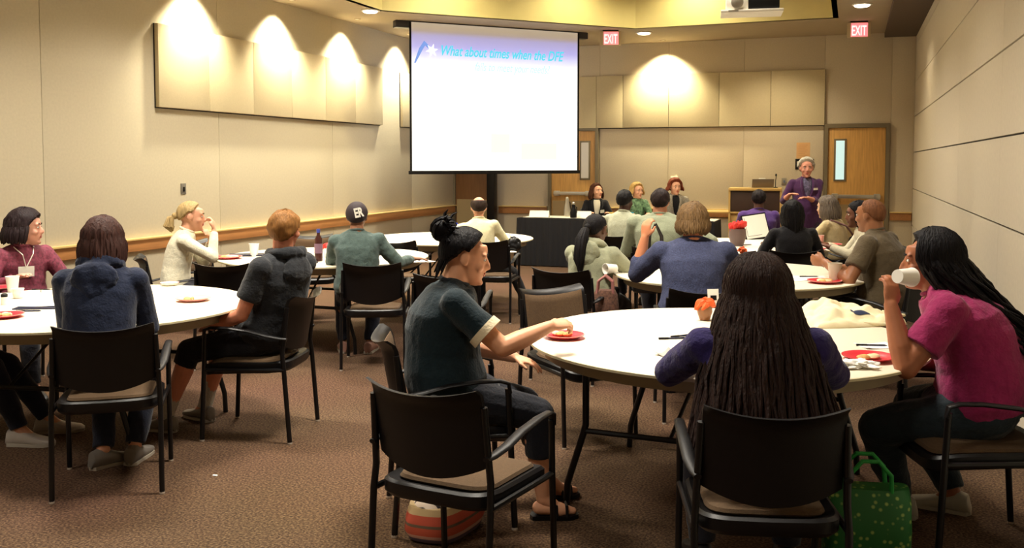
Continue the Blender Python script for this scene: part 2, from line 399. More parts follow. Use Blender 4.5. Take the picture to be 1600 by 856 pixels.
# ---------------------------------------------------------------- projector
p = W(1174, 8.0, 2.80)
t = thing('projector', 'white ceiling projector on a white mounting tray', 'projector', p, PSI * .4)
MB().box(-.25, .25, -.16, .16, 0, .022).build('mounting_tray', M_white, t, bevel=.004)
MB().box(-.21, -.03, -.13, .13, .022, .14).build('body', M_white, t, bevel=.012)
MB().box(-.03, .22, -.12, .12, .03, .15).build('lamp_housing', M_black, t, bevel=.01)
MB().lathe([(.045, 0), (.05, .03), (.036, .035)], 20, M=Matrix.Translation((-.12, -.13, .08)) @ Matrix.Rotation(PI / 2, 4, 'X')).build('lens', M_steel, t)
MB().tube([(0, 0, .14), (0, 0, HR - 2.80)], .025, 12).build('ceiling_pole', M_white, t)
MB().box(-.19, -.11, -.165, -.158, .004, .018).build('sensor_strip', M_steel, t)

# ---------------------------------------------------------------- round tables
M_top = mat('table_laminate', srgb(236, 226, 204), .35, var=.015, vscale=30)
M_edge = mat('table_edge_band', srgb(206, 196, 160), .5)
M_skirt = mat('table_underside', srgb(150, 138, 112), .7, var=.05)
TH = .74; TR = .915
def table_mesh():
    t = thing('round_table', 'x', 'table')
    MB().lathe([(.02, TH - .018), (TR - .012, TH - .018), (TR - .004, TH - .012), (TR - .004, TH - .003), (TR - .009, TH)], 72).build('tabletop', M_top, t)
    MB().rings([[(r * math.cos(2 * PI * j / 72), r * math.sin(2 * PI * j / 72), z) for j in range(72)] for r, z in ((TR - .0045, TH - .016), (TR, TH - .014), (TR, TH - .004), (TR - .0045, TH - .002))], closed=True).build('edge_band', M_edge, t)
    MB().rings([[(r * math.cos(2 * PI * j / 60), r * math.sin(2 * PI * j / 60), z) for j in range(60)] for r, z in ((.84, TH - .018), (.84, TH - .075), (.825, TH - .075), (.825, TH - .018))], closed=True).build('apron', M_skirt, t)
    for s in (-1, 1):
        y = .515 * s
        for q in (-1, 1):
            MB().tube([(q * .50, y, TH - .02), (q * .50, y, .40), (q * .51, y, .36), (q * .57, y, .17), (q * .585, y, .12), (q * .59, y, 0)], .0155, 10).build('leg', M_tube, t)
        MB().tube([(-.50, y, .37), (.50, y, .37)], .013, 8).build('crossbar', M_tube, t)
        for q in (-1, 1): MB().tube([(q * .12, y, .37), (q * .05, .06 * s, TH - .05)], .009, 8).build('brace', M_tube, t)
        MB().box(-.56, .56, y - .02, y + .02, TH - .04, TH - .018).build('leg_bracket', M_tube, t)
    MB().box(-.1, .1, -.2, .2, TH - .05, TH - .018).build('brace_plate', M_tube, t)
    return t
T = {}
proto_table = table_mesh()
TABLES = [('front_right', .99, 4.44, 23, 'round white folding table in the right foreground with tote bag and two red plates'),
          ('left', -2.47, 5.47, 10, 'round white folding table at the left edge with a foam cup and notebook'),
          ('left_back', -1.66, 8.36, 20, 'round white folding table by left wall between blonde woman and denim shirt'),
          ('far', -.68, 10.42, 40, 'far round white table below the projection screen where the man in cream sits'),
          ('mid_right', 1.68, 7.04, 0, 'round white table at middle right between blue sweater and bald man'),
          ('right_back', 2.30, 9.50, 30, 'farthest right round table with red tissue pot and propped card')]
for i, (k, x, z, a, lab) in enumerate(TABLES):
    t = proto_table if i == 0 else copy_tree(proto_table)
    t.location = C(x, z); t.rotation_euler = (0, 0, heading(a)); tag(t, lab, 'table', 'round folding tables'); T[k] = t

# ---------------------------------------------------------------- chairs
M_fab = mat('tan_upholstery', srgb(88, 67, 44), .95, var=.12, vscale=90, bump=.3, bscale=300)
M_glide = mat('glide_chrome', srgb(215, 205, 190), .25, metal=.6)
M_shell = mat('chair_plastic', srgb(11, 9, 11), .42, var=.1, vscale=80, bump=.08, bscale=400, spec=.35)
def chair_mesh():
    t = thing('stacking_chair', 'x', 'chair')
    # curved backrest with a rolled top lip
    def bp(u, v, off):
        x = .24 * u; curve = .045 * (1 - u * u)
        top = .80 + .028 * abs(u) ** 2.2 - .004; bot = .548 - .052 * (1 - u * u)
        z = bot + (top - bot) * v
        y = -.215 - .055 * v - curve + off
        if v > .88: y -= .035 * ((v - .88) / .12) ** 1.6
        return (x, y, z)
    nu, nv = 16, 12
    for name, o0, o1, lo, hi, m, par in (('backrest', -.010, .008, 0, 1, M_shell, None), ('back_cushion', .006, .022, .06, .90, M_fab, None)):
        mb = MB(); G = {}
        us = [-1 + 2 * i / nu for i in range(nu + 1)]
        if name == 'back_cushion': us = [u * .92 for u in us]
        for sd, off in ((0, o0), (1, o1)):
            for i, u in enumerate(us):
                for j in range(nv + 1):
                    v = lo + (hi - lo) * j / nv
                    e = max(0, 1 - min((1 - abs(u) / abs(us[-1])) * 14, (j) * 2.5, (nv - j) * 2.5)) if name == 'back_cushion' else 0
                    G[sd, i, j] = len(mb.v) + 0; mb.v.append(Vector(bp(u, v, off - e * .012 * sd)))
        f = mb.f
        for i in range(nu):
            for j in range(nv):
                f.append((G[0, i, j], G[0, i + 1, j], G[0, i + 1, j + 1], G[0, i, j + 1])); f.append((G[1, i, j], G[1, i, j + 1], G[1, i + 1, j + 1], G[1, i + 1, j]))
        for i in range(nu):
            for j in (0, nv): f.append((G[0, i, j], G[1, i, j], G[1, i + 1, j], G[0, i + 1, j]))
        for j in range(nv):
            for i in (0, nu): f.append((G[0, i, j], G[0, i, j + 1], G[1, i, j + 1], G[1, i, j]))
        mb.mi = [0] * len(f); mb.build(name, m, t)
    # seat shell and cushion
    def seat_ring(w, d0, d1, z, dip=0):
        pts = []
        n = 28
        for k in range(n):
            a = 2 * PI * k / n; c, s_ = math.cos(a), math.sin(a)
            ex = .38
            x = w * math.copysign(abs(c) ** ex, c); yy = math.copysign(abs(s_) ** ex, s_)
            y = (d0 + d1) / 2 + (d1 - d0) / 2 * yy
            zz = z + dip * (x / w) ** 2
            if y > 0: zz -= .03 * (y / .25) ** 3
            if y < -.1: zz += .012 * ((-.1 - y) / .15)
            pts.append((x, y, zz))
        return pts
    mb = MB(); mb.rings([seat_ring(.235, -.25, .25, .385), seat_ring(.252, -.262, .262, .40), seat_ring(.252, -.262, .262, .435, .004), seat_ring(.24, -.25, .25, .443, .006), seat_ring(.19, -.19, .2, .43, 0)])
    mb.build('seat_shell', M_shell, t)
    mb = MB(); mb.rings([seat_ring(.205, -.20, .222, .435, 0), seat_ring(.212, -.208, .23, .444, 0), seat_ring(.205, -.20, .222, .455, 0), seat_ring(.15, -.15, .17, .461, 0), seat_ring(.04, -.05, .05, .460, 0)])
    mb.build('seat_cushion', M_fab, t)
    for s in (-1, 1):
        lg = MB().tube([(s * .262, -.275, .008), (s * .260, -.245, .42), (s * .255, -.235, .50), (s * .243, -.262, .76)], .0135, 10).build('leg', M_tube, t)
        MB().lathe([(.014, 0), (.015, .006), (.012, .014)], 12, c=(s * .262, -.275, 0)).build('glide', M_glide, lg)
        lg = MB().tube([(s * .268, .235, .008), (s * .266, .215, .42), (s * .268, .208, .58), (s * .268, .205, .61)], .0135, 10).build('leg', M_tube, t)
        MB().lathe([(.014, 0), (.015, .006), (.012, .014)], 12, c=(s * .268, .235, 0)).build('glide', M_glide, lg)
        MB().tube([(s * .262, -.25, .415), (s * .266, .21, .405)], .012, 8).build('side_rail', M_tube, t)
        path = [(s * .252, -.262, .585), (s * .260, -.225, .590), (s * .270, -.15, .605), (s * .274, -.05, .63), (s * .276, .08, .645), (s * .274, .17, .645), (s * .270, .208, .632), (s * .268, .215, .59)]
        wid = [.014, .02, .024, .024, .022, .020, .018, .016]
        rings = []
        for i, (x, y, z) in enumerate(path):
            a = Vector(path[min(i + 1, 7)]) - Vector(path[max(i - 1, 0)]); a.normalize(); sx = Vector((1, 0, 0)); nn = a.cross(sx).normalized()
            rings.append([Vector((x, y, z)) + sx * wid[i] * math.cos(b) + nn * .009 * math.sin(b) for b in [2 * PI * k / 12 for k in range(12)]])
        MB().rings(rings).build('armrest', M_shell, t)
    return t
proto_chair = chair_mesh(); N_CHAIR = 0
def chair(x, z, a, label):
    global N_CHAIR
    t = proto_chair if N_CHAIR == 0 else copy_tree(proto_chair); N_CHAIR += 1
    t.location = C(x, z); t.rotation_euler = (0, 0, heading(a)); t.scale = (.91, 1, 1); tag(t, label, 'chair', 'black stacking armchairs'); return t
def chair_at(loc, rz, label):
    t = chair(0, 0, 0, label); t.location = (loc[0], loc[1], 0); t.rotation_euler = (0, 0, rz); return t
# empty chairs
chair(-.165, 3.40, 28, 'empty black armchair in the near foreground with tan seat, facing away, striped handbag under it')
chair(.38, 5.42, 150, 'empty black armchair with tan back facing the camera, left of the front right table')
chair(-2.12, 7.30, 8, 'empty black armchair seen from behind, beside the blonde woman')
chair(-2.86, 8.98, 120, 'empty tan backed armchair by left wall beyond the blonde woman')
chair(-2.02, 9.60, 165, 'empty tan backed armchair against the far side of table by left wall')
chair(-1.10, 9.38, 8, 'empty black armchair just beyond the denim shirt, at the far table')
chair(-.42, 6.62, 6, 'black armchair mostly hidden behind the woman in dark green tee')

# ---------------------------------------------------------------- head table
hx0, hx1, hy0, hy1 = -4.78, -1.85, 13.60, 14.35
M_skirtb = mat('black_skirt_cloth', srgb(9, 9, 15), .85)
M_runner = mat('white_table_linen', srgb(225, 218, 200), .7)
ht = thing('head_table', 'long panel table with black pleated skirt in front of the three panelists', 'table', (hx0, hy0, 0))
L = hx1 - hx0; D = hy1 - hy0
MB().box(0, L, 0, D, .70, .73).build('tabletop', M_runner, ht, bevel=.004)
def pleat(w, d, name):
    pts = []; per = []
    segs = [((0, -.012), (w, -.012)), ((w + .012, 0), (w + .012, d))]
    step = .018; mb = MB(); line = [Vector((-.012, d, 0)), Vector((-.012, -.012, 0)), Vector((w + .012, -.012, 0)), Vector((w + .012, d, 0))]
    top = []; bot = []; k = 0
    for a, b in zip(line[:-1], line[1:]):
        n = max(2, int((b - a).length / step)); dirv = (b - a).normalized(); nrm = Vector((dirv.y, -dirv.x, 0))
        for i in range(n):
            p = a + (b - a) * i / n; s = math.sin(k * 1.25) * .5 + .5; q = math.sin(k * .37 + .6) * .3; k += 1
            top.append(p + nrm * (.004 + .006 * s)); bot.append(p + nrm * (.004 + .03 * s + .012 * q))
    rows = []
    for h, f in ((.728, 0), (.70, .1), (.4, .65), (.015, 1)):
        rows.append([Vector((*(a.lerp(b, f)).xy, h)) for a, b in zip(top, bot)])
    n = len(top); vs = [p for r in rows for p in r]; fs = [(i * n + j, i * n + j + 1, (i + 1) * n + j + 1, (i + 1) * n + j) for i in range(3) for j in range(n - 1)]
    mb.add(vs, fs); return mb
pleat(L, D, 's').build('table_skirt', M_skirtb, ht)
MB().box(0, L, -.012, .10, .7305, .7345).build('skirt_top_edge', M_skirtb, ht)
for x in (.08, L - .08):
    for y in (.08, D - .08): MB().tube([(x, y, 0), (x, y, .70)], .015, 8).build('leg', M_tube, ht)

# ---------------------------------------------------------------- lectern, laptop, microphone
lc = W(1179, 14.9, 0)
le = thing('lectern', 'wide wooden lectern desk with light top and dark front, against the back wall', 'lectern', (lc.x, lc.y, 0), .06)
MB().box(-.40, .40, -.28, .30, 1.135, 1.175).build('top', mat('lectern_maple', srgb(206, 168, 100), .4, var=.06, vscale=5), le, bevel=.006)
M_lecp = mat('lectern_panel', srgb(66, 46, 38), .5, var=.1)
M_maple = MATS['lectern_maple']
MB().box(-.37, .37, -.24, -.22, .80, 1.135).build('front_panel', M_lecp, le, bevel=.003)
for s in (-1, 1): MB().box(s * .385 - .015, s * .385 + .015, -.26, .28, 0, 1.135).build('side_panel', M_maple, le, bevel=.003)
MB().box(-.75, .55, -.26, .26, .78, .805).build('shelf', M_maple, le, bevel=.003)
MB().box(-.37, .37, -.22, -.2, .02, .78).build('lower_panel', M_maple, le, bevel=.003)
lp = thing('laptop', 'grey laptop open on the lectern top', 'laptop', (lc.x + .08, lc.y, 1.175), PSI + PI)
MB().box(-.17, .17, -.13, .10, 0, .018).build('base', M_steel, lp, bevel=.003)
MB().box(-.17, .17, -.006, .006, 0, .13, M=Matrix.Translation((0, .105, .012)) @ Matrix.Rotation(-.2, 4, 'X')).build('lid', mat('laptop_lid', srgb(120, 108, 96), .4, metal=.3), lp, bevel=.003)
mc = thing('gooseneck_microphone', 'black gooseneck microphone on right end of the lectern top', 'microphone', (lc.x + .30, lc.y + .02, 1.175))
MB().lathe([(.035, 0), (.035, .012), (.012, .016)], 16).build('base', M_black, mc)
MB().tube([(0, 0, .01), (0, 0, .12), (.01, -.02, .17), (.01, -.04, .19)], .006, 8).build('gooseneck', M_black, mc)
MB().ell((.01, -.05, .20), (.014, .014, .024)).build('capsule', M_black, mc)
cbx = thing('small_white_box', 'small white box on the lectern top behind the laptop', 'box', (lc.x + .08, lc.y + .2, 1.175))
MB().box(-.05, .05, -.04, .04, 0, .15).build('box', M_white, cbx, bevel=.004)

# ---------------------------------------------------------------- wall items
def wallitem(name, label, cat, x, z, y=None): return thing(name, label, cat, (x, YB, z))
def xb(px): # x on the back wall for a pixel column
    u = (px - 800) / F; return YB * (u * math.cos(PSI) - math.sin(PSI)) / (math.cos(PSI) + u * math.sin(PSI))
t = wallitem('paper_notice', 'peach paper notice taped to the back wall above the speaker', 'notice', xb(1254), 1.765)
MB().box(-.105, .105, -.004, 0, -.13, .13).build('sheet', mat('peach_paper', srgb(222, 176, 122), .8), t)
for k in range(7): MB().box(-.075, .07 - .02 * (k % 3), -.0055, -.0035, .085 - k * .027, .090 - k * .027).build('printed_line', mat('faint_ink', srgb(196, 140, 92), .8), t)
t = wallitem('exit_route_sign', 'black square sign with white letter E on back wall, partly behind the speaker', 'sign', xb(1256.5), 1.545)
MB().box(-.145, .145, -.012, 0, -.085, .085).build('plate', M_black, t, bevel=.002)
text('lettering', 'E', .12, (-.125, -.013, -.04), (PI / 2, 0, 0), M_white, t, weight=.003, xs=.85)
t = wallitem('wall_switch', 'small steel wall switch plate right of the lectern', 'switch', xb(1186), 1.24 + .0)
t.location = (xb(1225), YB, 1.26)
MB().box(-.04, .04, -.008, 0, -.06, .06).build('plate', M_steel, t, bevel=.002); MB().box(-.012, .012, -.014, -.007, -.02, .02).build('rocker', mat('bluegrey', srgb(90, 110, 140), .5), t)
t = wallitem('thermostat', 'small white thermostat on the back wall above the red haired panelist', 'thermostat', xb(1054), 1.30)
MB().box(-.06, .06, -.03, 0, -.035, .035).build('cover', M_white, t, bevel=.004); MB().box(-.03, .03, -.034, -.028, .0, .02).build('display', M_steel, t)
u = (286 - 800) / F; yl = XL * (math.cos(PSI) + u * math.sin(PSI)) / (u * math.cos(PSI) - math.sin(PSI))
t = thing('wall_switch', 'dark wall switch on the left wall below the acoustic panels', 'switch', (XL, yl, 1.28))
MB().box(0, .01, -.04, .04, -.06, .06).build('plate', mat('switch_plate_grey', srgb(110, 105, 95), .5), t, bevel=.002); MB().box(.01, .018, -.012, .012, -.028, .022).build('rocker', M_black, t)
t = thing('dark_gap_strip', 'slim black strip in place of a dark gap by the shaded corner door below the screen', 'gap_strip', (xb(775) , YB - .22, 0))
MB().box(-.07, .07, -.07, .07, .02, 2.6).build('gap_strip', M_black, t, bevel=.006); MB().box(-.14, .14, -.14, .14, 0, .02).build('base_plate', M_black, t, bevel=.004)  # added black box stands for the dark gap beside the door
# ---------------------------------------------------------------- people
def h_at(py, zc):
    v = (py - 338) / F
    fw = math.cos(PITCH) - v * math.sin(PITCH); dn = math.sin(PITCH) + v * math.cos(PITCH)
    return EYE - zc / fw * dn
TEX = {}
def tex(size):
    if size not in TEX:
        x = bpy.data.textures.new('folds', 'CLOUDS'); x.noise_scale = size; x.noise_depth = 2; TEX[size] = x
    return TEX[size]
def remesh(mb, name, m, parent, voxel, folds=0, fsize=.11, smooth=2):
    me = bpy.data.meshes.new(name); me.from_pydata([tuple(p) for p in mb.v], [], mb.f)
    bm = bmesh.new(); bm.from_mesh(me); bmesh.ops.recalc_face_normals(bm, faces=bm.faces); bm.to_mesh(me); bm.free()
    o = bpy.data.objects.new(name, me); COL.objects.link(o)
    r = o.modifiers.new('r', 'REMESH'); r.mode = 'VOXEL'; r.voxel_size = voxel; r.adaptivity = 0
    if smooth: s = o.modifiers.new('s', 'SMOOTH'); s.iterations = smooth; s.factor = .5
    if folds:
        d = o.modifiers.new('d', 'DISPLACE'); d.texture = tex(fsize); d.strength = folds; d.mid_level = .5; d.texture_coords = 'LOCAL'
    dg = bpy.context.evaluated_depsgraph_get(); nm = bpy.data.meshes.new_from_object(o.evaluated_get(dg))
    o.modifiers.clear(); o.data = nm; nm.materials.clear(); nm.materials.append(m)
    nm.polygons.foreach_set('use_smooth', [True] * len(nm.polygons))
    bpy.data.meshes.remove(me); o.parent = parent
    return o
def ik(a, b, l1, l2, pole):
    a = Vector(a); b = Vector(b); d = b - a; L = d.length; mx = (l1 + l2) * .998
    if L > mx: b = a + d * (mx / L); d = b - a; L = mx
    d = d.normalized(); x = (l1 * l1 - l2 * l2 + L * L) / (2 * L); h = math.sqrt(max(0, l1 * l1 - x * x))
    p = Vector(pole); p = p - d * p.dot(d); p = p.normalized() if p.length > 1e-5 else d.orthogonal().normalized()
    return a + d * x + p * h, b
def skin_mat(c):
    k = 'skin_%d_%d_%d' % c; return mat(k, srgb(*c), .5, var=.05, vscale=25, spec=.35)
def cloth(c, var=.08, rough=.85, bump=.35, vs=40, sheen=.15):
    return mat('cloth_%d_%d_%d_%d' % (*c, int(var * 100)), srgb(*c), rough, var=var, vscale=vs, bump=bump, bscale=90, sheen=sheen, spec=.2)
def hair_mat(c, var=.3): return mat('hair_%d_%d_%d' % c, tuple(v * .75 for v in srgb(*c)), .6, var=var, vscale=9, stretch=(9, 9, .8), bump=.5, bscale=14, spec=.15)
M_eye = mat('eye_white', srgb(225, 220, 210), .25); M_iris = mat('eye_dark', srgb(32, 22, 18), .2)

SC = Vector((0, -.012, .028)); SR = Vector((.078, .096, .090))      # skull ellipsoid in head space
def sk(az, el, off=0):   # az from the face (+Y) towards the figure's left (-X)
    a, e = math.radians(az), math.radians(el)
    d = Vector((-math.sin(a) * math.cos(e), math.cos(a) * math.cos(e), math.sin(e)))
    k = 1 / math.sqrt((d.x / SR.x) ** 2 + (d.y / SR.y) ** 2 + (d.z / SR.z) ** 2)
    return SC + d * (k + off)
def lerp_tab(tab, x):
    for (a, u), (b, v) in zip(tab[:-1], tab[1:]):
        if a <= x <= b: return u + (v - u) * (x - a) / (b - a)
    return tab[-1][1]
HL = {'std': [(0, 44), (35, 40), (58, 22), (72, -4), (95, -6), (115, -30), (145, -46), (180, -48)],
      'low': [(0, 30), (30, 20), (52, 2), (70, -28), (100, -48), (145, -60), (180, -60)],
      'bald': [(0, 96), (62, 96), (75, -2), (95, -8), (140, -40), (180, -46)],
      'pulled': [(0, 46), (35, 40), (60, 22), (74, 4), (92, 8), (115, -20), (145, -40), (180, -44)]}
def hair_shell(th, line='std', rough=.004, top=0, seed=0):
    mb = MB(); NA, NE = 44, 26; tab = HL[line]; rings = []
    for j in range(NE + 1):
        el = -70 + 160 * j / NE; ring = []
        for i in range(NA):
            az = 360 * i / NA; aa = az if az <= 180 else 360 - az
            s = (el - lerp_tab(tab, aa)) / 9; s = max(0, min(1, s)); s = s * s * (3 - 2 * s)
            if line == 'bald': s *= max(0, min(1, (46 - el) / 12))
            n = noise.noise(Vector((az / 14 + seed, el / 22, seed * 3.1)))
            if az > 180: n = noise.noise(Vector(((az - 360) / 14 + seed, el / 22, seed * 3.1)))
            off = -.018 + s * (.018 + th + top * max(0, math.sin(math.radians(el))) + rough * n)
            ring.append(sk(az, el, off))
        rings.append(ring)
    mb.rings(rings); return mb
def locks(mb, n, azr, elr, endf, r=(.013, .007), th=.02, seg=5, nn=6, stop=-12, rnd=None, fan=0, jit=.004):
    rnd = rnd or random.Random(3)
    for i in range(n):
        az = azr[0] + (azr[1] - azr[0]) * (i + rnd.random() * .8) / n; el = rnd.uniform(*elr)
        pts = []; e = el
        while e > stop: pts.append(sk(az, e, th)); e -= 18
        p = sk(az, stop, th); pts.append(p); q = Vector(endf(az, rnd)); 
        for k in range(1, seg + 1):
            f = k / seg; c = p + Vector((p.x * .35, (p.y + .012) * .25, -.05)) + (q - p) * fan; a = p.lerp(c, f); b = c.lerp(q, f); w = a.lerp(b, f)
            if k < seg: w += Vector((rnd.uniform(-1, 1), rnd.uniform(-1, 1), 0)) * jit
            pts.append(w)
        m = len(pts); s = rnd.uniform(.85, 1.15)
        mb.tube(pts, [(r[0] + (r[1] - r[0]) * k / (m - 1)) * s * (1 if 0 < k < m - 1 else .5) for k in range(m)], nn)

def add_head(mb, M, chin=1.0):
    def P(x, y, z): return M @ Vector((x, y, z))
    def E(c, r): mb.ell(P(*c), (r[0] * hs, r[1] * hs, r[2] * hs), M=M.to_3x3().normalized(), nu=14, nv=8)
    hs = M.to_scale()[0]
    E((0, -.012, .028), (.074, .092, .087))
    rows = [(.075, .018, .055, .066), (.05, .014, .064, .078), (.022, .014, .066, .0775), (-.005, .015, .065, .077), (-.03, .017, .061, .074), (-.055, .022, .053, .068), (-.08, .031, .042, .056), (-.100, .040, .028 * chin, .040), (-.112, .046, .014, .026)]
    rings = [[P(rx * math.copysign(abs(math.cos(a)) ** .9, math.cos(a)), y + ry * math.sin(a), z) for a in [2 * PI * k / 20 for k in range(20)]] for z, y, rx, ry in rows]
    mb.rings(rings)
    mb.tube([P(0, .083, .03), P(0, .093, .01), P(0, .104, -.010), P(0, .108, -.021), P(0, .094, -.033)], [.006 * hs, .008 * hs, .010 * hs, .0125 * hs, .009 * hs], 10)
    for s in (-1, 1):
        E((s * .011, .094, -.026), (.009, .010, .008)); E((s * .030, .080, .034), (.026, .012, .0095)); E((s * .040, .062, -.020), (.022, .024, .022))
        E((s * .076, -.006, .004), (.008, .019, .030)); E((s * .074, -.002, -.014), (.007, .013, .013))
    E((0, .088, -.049), (.024, .010, .0075)); E((0, .086, -.060), (.021, .010, .0075)); E((0, .081, -.094), (.020, .015, .014))
def add_hand(mb, wrist, d, n, side, curl=.35, s=1.0, spread=1.0, thumb=.3):
    d = Vector(d).normalized(); n = Vector(n); n = (n - d * n.dot(d)).normalized(); w = d.cross(n) * side; wrist = Vector(wrist)
    rows = [(-.02, .027, .021), (.01, .030, .019), (.045, .040, .017), (.075, .042, .014), (.088, .038, .011)]
    mb.rings([[wrist + (d * y + w * rx * math.cos(a) + n * ry * math.sin(a)) * s for a in [2 * PI * k / 14 for k in range(14)]] for y, rx, ry in rows])
    for k, (o, L, y0) in enumerate([(.031, .072, .080), (.0105, .080, .085), (-.010, .074, .082), (-.030, .058, .074)]):
        p = wrist + (d * y0 + w * o) * s; a = curl * .6; dd = (d + w * (o * 1.6 * spread)).normalized()
        for f, r0, r1 in ((.46, .0092, .0085), (.30, .0085, .008), (.24, .008, .007)):
            q = p + (dd * math.cos(a) + n * math.sin(a)) * L * f * s; mb.cone(p, q, r0 * s, r1 * s, 8); p = q; a += curl
    p = wrist + (d * .022 + w * .026) * s; q = p + (d * .7 + w * (.75 - thumb * .4) + n * thumb).normalized() * .042 * s; mb.cone(p, q, .0135 * s, .0105 * s, 8)
    r = q + (d * .9 + w * (.25 - thumb * .5) + n * thumb * 1.2).normalized() * .032 * s; mb.cone(q, r, .0105 * s, .0085 * s, 8)

def shoe(mb, ank, fd, s=1.0, low=False):
    fd = Vector((fd[0], fd[1], 0)).normalized(); w = Vector((fd.y, -fd.x, 0)); z0 = 0
    a = Vector((ank[0], ank[1], 0)); g = ank[2] - .085
    rows = [(-.075, .020, .035), (-.062, .034, .085), (-.02, .038, .098 if not low else .06), (.03, .038, .080 if not low else .05), (.085, .044, .055), (.135, .046, .042), (.175, .036, .034), (.195, .014, .022)]
    rings = []
    for y, rx, h in rows:
        ring = []
        for k in range(14):
            t = 2 * PI * k / 14; x = rx * math.cos(t); zz = h / 2 + h / 2 * math.copysign(abs(math.sin(t)) ** .7, math.sin(t))
            ring.append(a + (fd * y + w * x) * s + Vector((0, 0, g + zz * s + .002)))
        rings.append(ring)
    mb.rings(rings)

